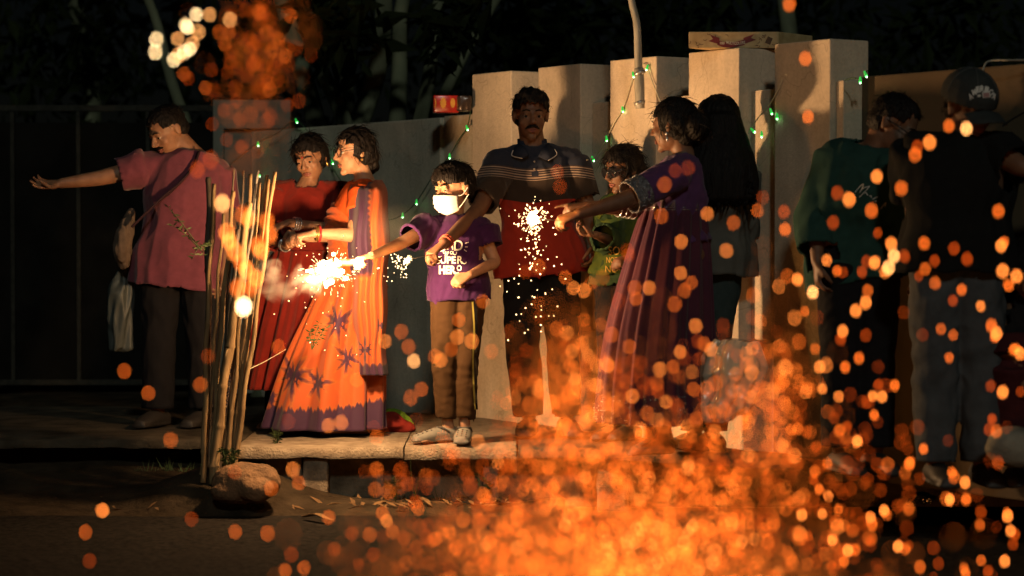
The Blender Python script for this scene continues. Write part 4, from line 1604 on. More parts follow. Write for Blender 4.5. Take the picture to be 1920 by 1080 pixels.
# surgical mask: pleated sheet over nose and chin with ear loops
rows = []
for i in range(25):
    v = i / 24
    r = []
    for j in range(41):
        a = (j / 40 - .5) * 2
        th = a * 1.30
        zc = -.014 - .104 * v
        z = zc + (-.056 - zc) * .34 * a * a - .004 * (1 - a * a) * math.sin(math.pi * v)
        yc = np.interp(v, [0, .25, .5, .8, 1], [.112, .119, .117, .104, .078])
        nose = .010 * math.exp(-(a / .16) ** 2) * (1 - v) ** 2
        pleat = .0040 * ((v * 5) % 1) * (1 - abs(a) ** 4)
        y = .012 + (yc - .012) * math.cos(th) ** .9 + nose + pleat if abs(th) < 1.5 else .012
        x = (.074 - .010 * v * v) * math.sin(th)
        r.append(tuple(hd.w(x, y, z)))
    rows.append(r)
M_MASK = mat('mask_paper', (0.80, 0.79, 0.76), rough=0.8, var=.04)
mk = cloth('face_mask', rows, M_MASK, p.root, closed=False, th=.003)
for q in (-1, 1):
    for z in (-.02, -.095):
        obj('ear_loop', MB().tube([hd.w(q * .071, .038, z * .75 - .014), hd.w(q * .080, .015, z * .5 - .015), hd.w(q * .09, -.012, .004 if z > -.05 else -.03)], [.0022] * 3, 6, sub=5), M_MASK, mk)
tee = p.shirt(M_PUR, 't_shirt', t0=-.10, ease=.020, sleeves=(.72, .62), sl_ease=.024, amp=.006, seed=12, over=.078, fold=15, voxel=.007)
bv = bvh_of([tee])
pr = []
pr.append(text2d('A', (838, 453, 850, 468), .012, shear=.25))
pr.append(text2d('D', (851.5, 450, 868, 470), .010))
pr.append(text2d('D', (823, 455, 836, 472), .010))
pr.append(stroke2d([(833, 470), (831, 474), (834, 475), (836, 471), (835, 478), (838, 474), (841, 472), (839, 477), (836, 481), (834, 478)], 1.3))
pr.append(stroke2d([(848, 471), (844.5, 472.5), (845, 476), (848.5, 475.5), (849.5, 471), (849.5, 475), (853, 478), (856, 475), (855.5, 472)], 1.3))
pr.append(text2d('SUPE', (817, 480.5, 855, 494.5), .035, space=1.0))
pr.append(text2d('R', (857.5, 480, 868, 494.5), .022))
pr.append(stroke2d([(865, 490), (869, 494), (873, 493.5), (874.5, 491)], 1.9))
pr.append(text2d('HER', (823, 498, 855, 514), .045))
pr.append(stroke2d([(852, 509), (856, 512), (860, 511)], 1.7))
pr.append(text2d('O', (856.5, 497, 865.5, 508), .03))
for a, b in (((872, 456), (879, 454.5)), ((872, 463), (877, 463)), ((870, 468), (875, 471.5))):
    pr.append(stroke2d([a, b], 1.3, 2))
printed('lettering', pr, bv, M_PRINT, tee, .004)
jg = p.trousers(M_BROWN, 'joggers', seed=13, ease=.008, r=(.090, .078, .062, .060, .056), amp=.006, end=.97, voxel=.007)
bv = bvh_of([jg])
printed('side_stripe', [stroke2d([(886, 566), (889, 620), (887, 670), (888, 720), (891, 768)], 3.0)], bv, mat('olive_stripe', (.30, .26, .06)), jg, .004)
printed('side_stripe', [stroke2d([(891, 566), (893.5, 620), (892, 670), (892, 720), (894, 768)], 4.2)], bv, M_BLACK, jg, .004)
M_CROC = mat('grey_clog', (0.15, 0.145, 0.125), rough=0.7)
for q, d in (('L', (-.93, -.36)), ('R', (-.08, -1))):
    cl = p.shoe(q, d, M_CROC, .86, name='clog')
    bv = bvh_of([cl])
    a = p.J['an' + q]
    dd = unit((d[0], d[1], 0)); sd = dd.cross(V(0, 0, 1))
    hm = MB()
    for i in range(4):
        for j in range(3):
            w_ = a + dd * (.085 + .022 * i) + sd * (.020 * (j - 1))
            h = bv.ray_cast(V(w_.x, w_.y, .3), V(0, 0, -1))
            if h[0] is not None:
                hm.ell(h[0], (.0045, .0045, .003), nu=8, nv=6)
    obj('vent_holes', hm, M_BLACK, cl)
    obj('strap', MB().tube([V(a.x, a.y, .05) + sd * .036, V(a.x, a.y, .058) + dd * .035 + sd * .03 + V(0, 0, .012), V(a.x, a.y, .07) + dd * .05, V(a.x, a.y, .058) + dd * .035 - sd * .03 + V(0, 0, .012), V(a.x, a.y, .05) - sd * .036], [(.006, .003)] * 5, 8, sub=4), mat('clog_strap', (.06, .055, .05)), cl)

# ================================================================== man in the striped polo
LZc = [(0, (.33, .030, .016)), (.458, (.036, .025, .019))]
NAVY = (.022, .026, .042)
stops = list(LZc)
a0, a1 = .622, .712
n = 5
for i in range(n):
    q = a0 + (a1 - a0) * i / n
    stops.append((q, (.34, .25, .19)))
    stops.append((q + (a1 - a0) / n * .36, (.05, .036, .034)))
stops.append((a1, NAVY))
stops.append((.985, (.5, .44, .4)))
M_POLO = banded('polo_knit', 'v', stops, lo=.85, hi=1.5, bump=.15, bscale=320)
p = Person(11.86, 1.0, dict(neck=(1000, 280, .02), pel=(1014, 478, .02), shL=(942, 308, .0), shR=(1072, 306, .03), elL=(896, 394, -.30), wrL=(832, 458, -.62),
                            elR=(1103, 392, .0), wrR=(1113, 455, -.10), hpL=(984, 490), hpR=(1046, 490), knL=(980, 640, -.03), knR=(1056, 640, -.02), anL=(992, 782), anR=(1062, 782)),
           'man in striped navy and red polo shirt in the centre', skin=SKIN_D, fat=1.12)
hd = Head(P(995, 217, 11.86), (.10, -.98, -.10), k=1.05)
hd.build(p.mb)
p.neck(hd, .06)
p.torso(p.mb)
p.arms()
p.legs()
hand(p.mb, p.J['wrL'], (-.75, -.45, -.52), (.35, .3, -.8), 1.0, curl=.8, thumb=-1)
hand(p.mb, p.J['wrR'], (.0, -.3, -1), (-1, 0, .1), 1.0, curl=.5, thumb=-1)
p.finish(.006)
hd.details(p.root)


def _m(mb, E):
    E((0, .022, .066), (.072, .074, .060))
    E((.012, .03, .085), (.055, .055, .045))


hd.hair(p.root, 'crop', _m, line=.062, seed=14, grow=1.03, rough=.006)
mo = MB().tube([hd.w(-.034, .076, -.057), hd.w(-.018, .091, -.046), hd.w(0, .097, -.042), hd.w(.018, .091, -.046), hd.w(.034, .076, -.057)], [.003, .0065, .007, .0065, .003], 8, sub=5)
me = remesh(mo, .003, 1)
displace(me, .0015 * wob(get_co(me), 5, 300))
obj('moustache', me, M_HAIR, p.root)
cxm = p.J['neck'].x


def polo_v(co):
    z = co[:, 2] + .010 * np.sin(co[:, 0] * 16)
    arm = np.abs(co[:, 0] - P(1008, 400, 11.86).x) > .185
    z = np.where(arm & (co[:, 2] > P(0, 420, 11.86).z), np.maximum(z + .0, 1.16), z)
    for q, fr in (('L', .92), ('R', .88)):
        a, e = p.J['sh' + q], p.J['el' + q]
        c_ = np.array(a.lerp(e, fr))
        al = (co - c_) @ np.array(unit(e - a))
        z = np.where((al > -.016) & (al < .05) & (np.linalg.norm(co - c_, axis=1) < .12), 1.60, z)
    return z


polo = p.shirt(M_POLO, 'polo_shirt', t0=-.19, ease=.018, sleeves=(.92, .88), sl_ease=.019, amp=.007, seed=15, hem_flare=.03, over=.122, fold=12, vfun=polo_v, voxel=.007)
# collar and placket
M_NAVY = mat('navy_knit', NAVY, rough=.9, bump=.15)
M_PIPE = mat('white_piping', (.55, .5, .46), rough=.8)
cm = MB()
for q, xs in (('L', ((972, 268), (962, 282), (960, 292), (979, 296), (992, 290), (984, 276))), ('R', ((1028, 268), (1040, 280), (1044, 290), (1028, 300), (1010, 292), (1018, 278)))):
    Yc = 11.86
    a = [P(x, y, Yc + d) for (x, y), d in zip(xs, (-.03, -.06, -.085, -.125, -.125, -.085))]
    cm.add([*a, *[v + V(0, .006, -.004) for v in a]], [(0, 1, 2, 3, 4, 5), (11, 10, 9, 8, 7, 6)] + [(i, i + 6, (i + 1) % 6 + 6, (i + 1) % 6) for i in range(6)])
nkx, col = p.J['neck'], []
up_ = unit(Vector(hd.w(0, -.022, -.05)) - nkx)
for z, r in ((-.012, .078), (.03, .072), (.05, .070)):
    c_ = nkx + up_ * z
    col.append([(c_.x + r * math.cos(a) * 1.0, c_.y + r * math.sin(a) * .9 + (.012 if z > 0 else 0), c_.z + (.012 * math.sin(a) if z > 0 else 0)) for a in np.linspace(0, 2 * math.pi, 28, endpoint=False)])
cm.grid(col, True)
me = evaluated(cm.mesh(), [('SOLIDIFY', dict(thickness=.004, offset=0))])
clr = obj('collar', me, M_NAVY, polo)
ed = MB()
ed.tube([P(962, 282, 11.795), P(960, 292, 11.77), P(979, 297, 11.73)], [.0022] * 3, 6, sub=3)
ed.tube([P(1040, 280, 11.795), P(1044, 290, 11.77), P(1028, 301, 11.73)], [.0022] * 3, 6, sub=3)
obj('piping', ed, M_PIPE, clr)
bv = bvh_of([polo])
pl_ = printed('placket', [([(994, 292), (1009, 292), (1010, 330), (997, 330)], [(0, 1, 2, 3)])], bv, M_NAVY, polo, .006)
for y in (303, 317):
    q = lay([(1002, y)], bv, .009)[0]
    obj('button', MB().ell(q, (.005, .003, .005), nu=10, nv=6), M_EYEW, polo)
p.trousers(mat('black_trouser', (.012, .011, .011), rough=.9, bump=.2), seed=16, ease=.018, end=.98)
for q, d in (('L', (-.15, -1)), ('R', (.2, -1))): p.shoe(q, d, M_SHOE, 1.02)
for i in range(2):
    ring(p.J['elL'].lerp(p.J['wrL'], .90 + i * .05), p.J['wrL'] - p.J['elL'], .031, .003, mat('red_thread', (.45, .08, .05), rough=.8), p.root, 'wrist_thread')

# ================================================================== girl with sunglasses
M_GREEN = mat('green_hoodie', (.018, .035, .020), rough=.9, bump=.2, col2=(.03, .055, .018), vscale=10)
M_CAMO = mat('green_print_top', (.068, .085, .012), rough=.9, bump=.15, col2=(.025, .05, .015), vscale=16)
p = Person(11.62, .83, dict(neck=(1172, 372, .02), pel=(1168, 535, .02), shL=(1145, 392, .02), shR=(1203, 392, .06), elL=(1146, 452, -.06), wrL=(1116, 440, -.26),
                            elR=(1212, 460, .02), wrR=(1180, 482, -.12), hpL=(1150, 545), hpR=(1184, 545), knL=(1146, 655), knR=(1182, 655), anL=(1152, 794), anR=(1182, 794)),
           'girl with dark round sunglasses and green jacket between man and purple dress', female=True, skin=SKIN_D)
hd = Head(P(1168, 318, 11.62), (-.80, -.50, -.22), k=.95)
hd.build(p.mb, 1)
p.neck(hd, .042)
p.torso(p.mb)
p.arms(r=(.045, .04, .036, .035, .03, .022))
p.legs(r=(.078, .068, .05, .048, .034))
hand(p.mb, p.J['wrL'], (-.9, -.3, .12), (.15, -.3, .9), .86, curl=.5, spread=.45, thumb=-1)
hand(p.mb, p.J['wrR'], (-.8, -.4, -.2), (.2, .2, -.9), .82, curl=.7, thumb=-1)
p.finish(.006)
hd.details(p.root)
glasses(hd, p.root, mat('dark_lens', (.01, .01, .012), rough=.06, spec=.8), r=.025, thick=.003, name='sunglasses')


def _g(mb, E):
    E((0, .02, .06), (.075, .075, .06))
    E((0, -.09, -.04), (.06, .05, .07))


hd.hair(p.root, 'long', _g, line=.055, seed=17, grow=1.05)
curl = MB()
for i, (x, y, z) in enumerate(((-.07, .055, .0), (-.074, .045, -.03), (-.068, .06, -.05))):
    pts = [hd.w(x + .006 * math.sin(t * 2.2 + i), y + .012 * math.cos(t * 2.2), z + .05 - t * .022) for t in np.linspace(0, 5, 14)]
    curl.tube(pts, [.0022] * 14, 6, sub=2)
obj('curls', curl, M_HAIR, p.root)
jk = p.shirt(M_GREEN, 'jacket', t0=.0, ease=.022, sleeves=(1.82, 1.75), sl_ease=.024, amp=.008, seed=18, fold=18)
tp = p.shirt(M_CAMO, 'top', t0=.12, ease=.030, sleeves=(.3, .3), sl_ease=.005, amp=.008, seed=19, hem_flare=.02, voxel=.008)
bv = bvh_of([tp, jk])
M_YPR = mat('yellow_print', (.46, .27, .04), rough=.7)
printed('lettering', [text2d('SO', (1141, 462, 1162, 478), -.0), text2d('NOT', (1137, 482, 1158, 493), -.0), text2d('NO', (1135, 498, 1158, 511), .0)], bv, M_YPR, tp, .005)
p.trousers(M_DARKT, 'leggings', seed=20, ease=.014, end=.97)
for q in 'LR': p.shoe(q, (-.6, -.8), M_SHOE, .82)

# ================================================================== woman in the purple dress
PV = (.135, .055, .14)
M_PDRESS = mat('purple_dress_cloth', (.085, .022, .036), rough=.85, bump=.15, bscale=300, col2=(.055, .018, .034), vscale=6, sheen=.1)
p = Person(10.88, .93, dict(neck=(1284, 297, .02), waist=(1268, 400, .0), pel=(1280, 480, .0), shL=(1276, 320, .15), shR=(1270, 326, -.16), elL=(1192, 392, .04), wrL=(1098, 386, -.08),
                            elR=(1170, 376, -.28), wrR=(1083, 402, -.36), hpL=(1268, 486, .09), hpR=(1262, 486, -.09), knL=(1255, 640, .09), knR=(1250, 640, -.1), anL=(1245, 805, .1), anR=(1240, 805, -.1)),
           'woman in long purple dress holding a sparkler out to the left', female=True, skin=SKIN_D, fat=1.15)
hd = Head(P(1262, 236, 10.90), (-.84, .46, -.10), k=1.0)
hd.build(p.mb, 1)
p.neck(hd, .05)
p.torso(p.mb)
p.arms(r=(.054, .05, .044, .042, .037, .025))
p.legs()
hand(p.mb, p.J['wrR'], (-.92, -.1, -.28), (.25, .5, -.8), .95, curl=.75, thumb=-1)
hand(p.mb, p.J['wrL'], (-1, -.05, -.03), (0, .3, -1), .92, curl=.75, point=True, thumb=-1)
p.barefoot('L', (-.9, -.3)); p.barefoot('R', (-.9, -.4))
p.finish(.006)
hd.details(p.root)


def _p(mb, E):
    E((0, -.115, -.01), (.072, .062, .072))
    E((0, -.06, -.05), (.06, .05, .05))


hd.hair(p.root, 'bun', _p, line=.066, seed=21, grow=1.04)
er = obj('earring', MB().ell(hd.w(-.088, -.005, -.04), (.008, .008, .009), hd.ax, 10, 8).ell(hd.w(-.088, -.005, -.062), (.006, .006, .012), hd.ax, 10, 8), M_SILV, p.root)
bd = p.shirt(mat('violet_bodice', (.085, .034, .10), rough=.85, bump=.15, sheen=.1), 'bodice', t0=.12, ease=.016, sleeves=(.84, .82), sl_ease=.018, amp=.005, seed=22, neck_r=.085)
rows, s = skirt([(1264, 372, 54, .150, 10.88), (1262, 405, 60, .165, 10.88), (1254, 470, 72, .20, 10.86), (1238, 600, 92, .25, 10.83), (1231, 700, 101, .27, 10.81), (1230, 790, 106, .28, 10.79)], 16,
                lambda t: .004 + .017 * t, 8, 320, 110, twist=.9, sharp=1.0)
sk = cloth('skirt_cloth', rows, M_PDRESS, p.root)
# sequinned sleeve ends, waistband and hem
M_SEQB = mat('sequin_band', (.06, .055, .065), rough=.3, metal=.5, vscale=90, col2=(.3, .3, .32), bump=.8, bscale=240)
for q, fa, fb, rr in (('R', .62, .90, .073), ('L', .66, .86, .071)):
    a, e = p.J['sh' + q], p.J['el' + q]
    mb = MB().tube([a.lerp(e, fa), a.lerp(e, (fa + fb) / 2), a.lerp(e, fb)], [rr, rr, rr], 22, sub=6, round_caps=False)
    mb.f = mb.f[:-2]
    me = evaluated(mb.mesh(), [('SOLIDIFY', dict(thickness=.004, offset=0))])
    bnd = obj('sleeve_band', me, M_SEQB, p.root)
    sq = MB()
    r_ = np.random.default_rng(31)
    ax_ = unit(e - a); u_ = unit(ax_.orthogonal()); v_ = ax_.cross(u_)
    for i in range(90):
        t, th = r_.uniform(fa, fb), r_.uniform(0, 6.283)
        sq.ell(a.lerp(e, t) + (u_ * math.cos(th) + v_ * math.sin(th)) * (rr + .003), (.0045, .0045, .003), nu=6, nv=4)
    obj('sequins', sq, M_SILV, bnd, kind='stuff')
sq = MB()
r_ = np.random.default_rng(32)
R = np.array(rows)
for k in range(5):
    rw_ = R[4 + k * 3]
    sq.tube([tuple(v + np.array([0, -.004, 0])) for v in rw_[160:320:2]], [.0018] * 80, 5, sub=1)
obj('waist_trim', sq, M_SILV, sk)
sq = MB()
for i in range(420):
    j = r_.integers(len(R) - 14, len(R) - 1)
    h = r_.integers(0, 320)
    sq.ell(R[j][h] * 1.0 + (R[j][h] - R[j].mean(0)) * .012, (.005, .005, .003), nu=6, nv=4)
obj('hem_sequins', sq, M_SILV, sk, kind='stuff')
for i in range(4):
    ring(p.J['elL'].lerp(p.J['wrL'], .05 + .10 * i), p.J['wrL'] - p.J['elL'], .046 - .002 * i, .003, M_SILV, p.root)
PURPLE_HAND = p.J['wrR'] + V(-.055, -.02, -.03)

# ================================================================== person with long black hair
M_PALE = mat('pale_shirt', (.085, .085, .075), rough=.9, bump=.2, var=.2, vscale=8)
M_TEALD = mat('dark_teal_cloth', (.03, .045, .045), rough=.9, bump=.2)
p = Person(11.02, .95, dict(neck=(1352, 300, .0), pel=(1340, 480, .0), shL=(1312, 325, .02), shR=(1390, 325, .0), elL=(1316, 425, .08), wrL=(1318, 475, .2),
                            elR=(1390, 430, .02), wrR=(1365, 480, .2), hpL=(1318, 490), hpR=(1355, 490), knL=(1305, 650), knR=(1338, 650), anL=(1302, 815), anR=(1336, 815)),
           'person with very long loose black hair and pale shirt seen from behind', female=True, skin=SKIN_D)
hd = Head(P(1346, 232, 11.02), (-.45, .88, -.1), k=1.0)
hd.build(p.mb, 1); p.neck(hd, .05); p.torso(p.mb); p.arms(); p.legs()
hand(p.mb, p.J['wrL'], (-.3, .9, 0), (0, 0, -1), .92); hand(p.mb, p.J['wrR'], (-.5, .8, 0), (0, 0, -1), .92)
p.finish(.009)
hd.details(p.root)
mb = MB()
E = lambda c, r: hd.ell(mb, c, r)
E((0, -.01, .03), (.098, .112, .105))
mb.tube([P(1346, 225, 10.98), P(1349, 262, 10.96), P(1352, 300, 10.92), P(1354, 340, 10.89), P(1356, 378, 10.86)], [(.108, .10), (.128, .10), (.152, .10), (.168, .09), (.160, .06)], 28, side=(1, 0, 0), sub=6, cap=.3)
me = remesh(mb, .006, 3)
co = get_co(me)
displace(me, .005 * wob(co * np.array([1, 1, .12]), 51, 40) + .003 * wob(co * np.array([1, 1, .08]), 52, 160))
co = get_co(me)
obj('hair', me, M_HAIR, p.root)
lk = MB()
r_ = np.random.default_rng(9)
for i in range(70):
    x, y0 = r_.uniform(1296, 1414), r_.uniform(335, 365)
    a, ph, ln = r_.uniform(1, 4), r_.uniform(0, 6), r_.uniform(25, 52)
    pts = [P(x + a * math.sin(ph + t * 5), y0 + ln * t, 10.85 + r_.uniform(-.03, .02) + .012 * math.cos(ph + t * 5)) for t in np.linspace(0, 1, 9)]
    lk.tube(pts, [.009, .009, .008, .008, .007, .006, .005, .004, .002], 6, sub=2)
obj('curled_ends', lk, M_HAIR, p.root)
p.shirt(M_PALE, 'shirt', t0=-.18, ease=.030, sleeves=(1.3, 1.3), sl_ease=.024, amp=.012, seed=41, fold=12, over=.085)
p.trousers(M_TEALD, seed=42, ease=.012)
for q in 'LR': p.shoe(q, (-.4, .9), M_SHOE, .95)

# ================================================================== man in the teal sweatshirt
M_TEAL = mat('teal_sweatshirt', (.018, .050, .042), rough=.92, bump=.2, bscale=240)
p = Person(10.0, 1.0, dict(neck=(1640, 285, -.02), waist=(1606, 400, .05), pel=(1606, 495, .06), shL=(1572, 300, .06), shR=(1668, 318, -.08), elL=(1530, 410, .05), wrL=(1532, 492, -.06),
                           elR=(1690, 425, -.08), wrR=(1712, 500, -.25), hpL=(1580, 505), hpR=(1638, 505), knL=(1578, 668), knR=(1640, 668), anL=(1576, 845), anR=(1640, 845)),
           'man in teal sweatshirt bending his head down to the right', skin=SKIN_D, fat=1.12)
hd = Head(P(1677, 236, 9.95), (.72, -.45, -.52), (.2, 0, 1), k=1.04)
hd.build(p.mb); p.neck(hd, .06); p.torso(p.mb); p.arms(); p.legs()
hand(p.mb, p.J['wrL'], (0, -.2, -1), (1, 0, 0), 1.0, curl=.5); hand(p.mb, p.J['wrR'], (.3, -.4, -.8), (-1, 0, 0), 1.0, curl=.6)
p.finish(.009)
hd.details(p.root)
hd.hair(p.root, 'short', line=.075, seed=23)
glasses(hd, p.root, thick=.0022)
sw = p.shirt(M_TEAL, 'sweatshirt', t0=-.16, ease=.032, sleeves=(1.86, 1.86), sl_ease=.030, amp=.011, seed=24, fold=10)
bv = bvh_of([sw])
sg = [[(1603, 361), (1611, 351), (1619, 345), (1615, 356), (1612, 361), (1618, 353), (1631, 349)], [(1631, 349), (1622, 359), (1611, 370)],
      [(1621, 363), (1624, 361), (1626, 365), (1628, 366)], [(1630, 368), (1633, 367), (1634, 371)], [(1636, 374), (1639, 372), (1646, 369)], [(1640, 377), (1644, 377)],
      [(1651, 392), (1657, 384), (1661, 380), (1659, 388)]]
printed('signature_print', [stroke2d(q, 1.2, 3) for q in sg], bv, mat('pale_thread', (.55, .55, .5)), sw, .004)
p.trousers(M_DARKT, seed=25, ease=.02)
for q in 'LR': p.shoe(q, (.3, -1), M_SHOE)

# ================================================================== man in the cap
M_TEEK = mat('charcoal_tee', (.008, .0085, .0085), rough=.92, bump=.2, bscale=240)
M_JEAN = mat('grey_jeans', (.058, .064, .070), rough=.9, bump=.25, bscale=260, var=.25, vscale=12)
M_CAP = mat('dark_cap', (.030, .034, .034), rough=.85, bump=.3, bscale=300)
M_CAPT = mat('cap_thread', (.55, .55, .52), rough=.8)
p = Person(9.55, 1.04, dict(neck=(1796, 262, .0), pel=(1792, 482, .0), shL=(1722, 282, .03), shR=(1858, 282, -.02), elL=(1716, 400, .12), wrL=(1722, 480, -.02),
                            elR=(1915, 312, -.14), wrR=(2000, 330, -.2), hpL=(1758, 495), hpR=(1828, 495), knL=(1755, 690), knR=(1838, 690), anL=(1755, 872), anR=(1842, 872)),
           'man in dark baseball cap and grey jeans reaching off to the right', skin=SKIN_D, fat=1.12)
hd = Head(P(1818, 203, 9.50), (.42, -.84, -.26), k=1.06)
hd.build(p.mb); p.neck(hd, .06); p.torso(p.mb); p.arms(); p.legs()
hand(p.mb, p.J['wrL'], (0, -.2, -1), (1, 0, 0), 1.0, curl=.5); hand(p.mb, p.J['wrR'], (1, -.2, 0), (0, 0, -1), 1.0, curl=.4)
p.finish(.009)
hd.details(p.root)
hd.hair(p.root, 'short', line=.07, seed=26)
capt = thing('baseball_cap', Vector(hd.w(0, 0, .05)), 'dark baseball cap with arched white lettering on the bending man', 'cap')
mb = MB()
hd.ell(mb, (0, -.012, .045), (.098, .118, .102))
me = remesh(mb, .006, 1)
x, y, z = hd.loc(get_co(me))
cut(me, z < .022 - .10 * (y + .0))
me = evaluated(me, [('SOLIDIFY', dict(thickness=.004, offset=1))])
crown = obj('crown', me, M_CAP, capt)
rows = []
for i in range(10):
    t = i / 9
    rows.append([tuple(hd.w((.082 + .004 * t) * math.sin(a) * (1 - .10 * t), .072 + .03 * math.cos(a) + .078 * t * math.cos(a * .62), .014 - .026 * t - .020 * math.sin(a) ** 2)) for a in np.linspace(-1.45, 1.45, 25)])
cloth('brim', rows, M_CAP, capt, closed=False, th=.005)
obj('button', MB().ell(hd.w(0, -.012, .150), (.009, .009, .005), hd.ax, 10, 6), M_CAP, capt)
sm = MB()
for a0_ in (-.5, .5, -1.6, 1.6, 2.7, -2.7):
    sm.tube([hd.w(.101 * math.sin(t) * math.sin(a0_), -.012 + .121 * math.sin(t) * math.cos(a0_), .045 + .105 * math.cos(t)) for t in np.linspace(.05, 1.45, 12)], [.0018] * 12, 5, sub=1)
obj('seams', sm, mat('cap_seam', (.07, .075, .075), rough=.9), capt)
bv = bvh_of([crown])
lt = []
word = 'AMERICA'
for i, chx in enumerate(word):
    a = -.62 + 1.24 * i / (len(word) - 1)
    cx, cy2 = 1842 + 24 * math.sin(a * 1.15) / math.sin(.713) * .92, 181 - 24 * (math.cos(a * 1.3) - .69) / .31 * .62
    lt.append(text2d(chx, (cx - 3.8, cy2 - 5.6, cx + 3.8, cy2 + 5.6), .04, rot=a * .75))
printed('lettering', lt, bv, M_CAPT, capt, .004)
printed('badge', [([(1841, 173), (1856, 171), (1858, 182), (1843, 184)], [(0, 1, 2, 3)]), ([(1833, 178), (1839, 177), (1839, 181), (1833, 182)], [(0, 1, 2, 3)]), ([(1860, 174), (1864, 173), (1864, 177), (1860, 178)], [(0, 1, 2, 3)])], bv, M_CAPT, capt, .004)
printed('badge_patch', [([(1843, 174.5), (1854.5, 173), (1856, 181), (1845, 182.5)], [(0, 1, 2, 3)])], bv, mat('faded_pink', (.34, .2, .2)), capt, .0055)
p.shirt(M_TEEK, 't_shirt', t0=-.12, ease=.034, sleeves=(.9, 1.12), sl_ease=.036, amp=.013, seed=27, fold=9, hem_flare=.03)
p.trousers(M_JEAN, 'jeans', seed=28, ease=.022, amp=.010)
for q in 'LR': p.shoe(q, (.1, -1), M_SHOE)

# ================================================================== dark crouching figure at the right edge
p = Person(9.8, .95, dict(neck=(1950, 545, .0), pel=(1985, 720, .25), shL=(1905, 572, .05), shR=(2000, 572, .0), elL=(1888, 655, -.15), wrL=(1920, 700, -.35),
                          elR=(2010, 660, -.1), wrR=(1960, 700, -.35), hpL=(1955, 735, .2), hpR=(2010, 735, .2), knL=(1900, 665, -.3), knR=(1990, 660, -.35), anL=(1905, 838, -.25), anR=(1990, 838, -.3)),
           'dark clothed person crouching at the right edge, mostly outside the picture', skin=SKIN_D)
hd = Head(P(1928, 505, 9.7), (-.3, -.7, -.6), k=1.0)
hd.build(p.mb); p.neck(hd); p.torso(p.mb); p.arms(); p.legs()
hand(p.mb, p.J['wrL'], (.2, -.5, -.8), (0, 1, -.3), .95); hand(p.mb, p.J['wrR'], (-.2, -.5, -.8), (0, 1, -.3), .95)
p.finish(.010)
hd.details(p.root)


def _c(mb, E):
    E((0, .02, .05), (.085, .08, .07))


hd.hair(p.root, 'long', _c, line=.05, seed=43)
p.shirt(mat('black_jersey', (.012, .011, .012), rough=.95, bump=.2), 'jersey', t0=-.1, ease=.03, sleeves=(1.8, 1.8), sl_ease=.03, amp=.01, seed=44)
p.trousers(mat('maroon_trouser', (.05, .012, .014), rough=.95, bump=.2), seed=45, ease=.03)
for q in 'LR': p.shoe(q, (-.3, -1), M_SHOE, .95)
# ------------------------------------------------------------------ bamboo canes leaning together on the verge
M_CANE = mat('dry_cane', (.28, .19, .095), rough=.8, vscale=9, col2=(.10, .062, .03), stretch=(4, 4, .5), bump=.15)
M_CANED = mat('dark_cane', (.085, .06, .038), rough=.7, vscale=7, col2=(.03, .022, .015), stretch=(4, 4, .5), bump=.2)
M_CANEG = mat('grey_cane', (.19, .17, .14), rough=.7, vscale=7, col2=(.09, .08, .06), stretch=(4, 4, .5), bump=.2)
CANES = [((388, 800), (392, 332), 11.62, .0125, M_CANED, 'charred dark cane, leftmost and thick, in the leaning bamboo bunch'),
         ((376, 885), (403, 345), 11.48, .010, M_CANE, 'weathered cane second from left with its top broken off square'),
         ((395, 880), (438, 358), 11.50, .0095, M_CANE, 'bent thin cane third from left, split at the top'),
         ((402, 890), (466, 380), 11.42, .0165, M_CANE, 'thickest pale cane in front, leaning right across the bunch'),
         ((412, 870), (437, 318), 11.66, .005, M_CANED, 'thin dark twig standing upright behind the split cane'),
         ((428, 868), (456, 320), 11.68, .006, M_CANED, 'thin dark stick between the split cane and thickest cane'),
         ((424, 875), (471, 326), 11.56, .0085, M_CANE, 'slender pale cane just behind the thickest cane'),
         ((432, 868), (488, 342), 11.50, .009, M_CANE, 'knotty cane right of the thickest one, ending below its neighbours'),
         ((420, 872), (485, 320), 11.64, .0062, M_CANEG, 'thin grey cane reaching the top between two pale canes'),
         ((440, 866), (500, 328), 11.47, .0085, M_CANE, 'straight pale cane second from the right edge of the bunch'),
         ((447, 858), (514, 322), 11.45, .0090, M_CANE, 'pale cane at the right edge, kinked near its foot'),
         ((412, 876), (478, 345), 11.60, .007, M_CANEG, 'dull greyish cane hidden in the middle of the bunch'),
         ((380, 888), (420, 400), 11.55, .0075, M_CANE, 'short thin cane low at the left side of the bunch'),
         ((436, 862), (506, 336), 11.55, .0065, M_CANE, 'thin pale cane squeezed between the two rightmost canes'),
         ((404, 884), (447, 430), 11.46, .011, M_CANED, 'short dark cane broken off halfway up in the bunch')]
VZ = -.13
for i, (b, t, Y, r, m_, lb) in enumerate(CANES):
    rr = np.random.default_rng(100 + i)
    Y -= .34
    B, T = P(b[0], b[1], Y), P(t[0], t[1], Y + .10)
    d = T - B
    B = B - d * max(0, (B.z - VZ + .03) / d.z)
    L = (T - B).length
    nodes = np.arange(rr.uniform(.05, .15), L, rr.uniform(.17, .24))
    us = sorted(set([0, 1] + [float(x) for n_ in nodes for x in ((n_ - .012) / L, n_ / L, (n_ + .012) / L) if 0 < x < 1] + list(np.linspace(.02, .98, 24))))
    pts, rad = [], []
    for u in us:
        w_ = .012 * math.sin(u * 5 + i) * (1 - u) + .004 * math.sin(u * 23 + i)
        pts.append(B.lerp(T, u) + V(w_, .5 * w_, 0))
        near = min([abs(u * L - n_) for n_ in nodes] + [1])
        rad.append(1.25 * r * (1.12 - .32 * u) * (1.22 if near < .004 else 1.0))
    cn = obj('bamboo_cane', MB().tube([p_ - B for p_ in pts], rad, 12, sub=1, cap=.05), m_, at=None, label=lb, cat='bamboo cane', group='bamboo canes')
    cn.location = B
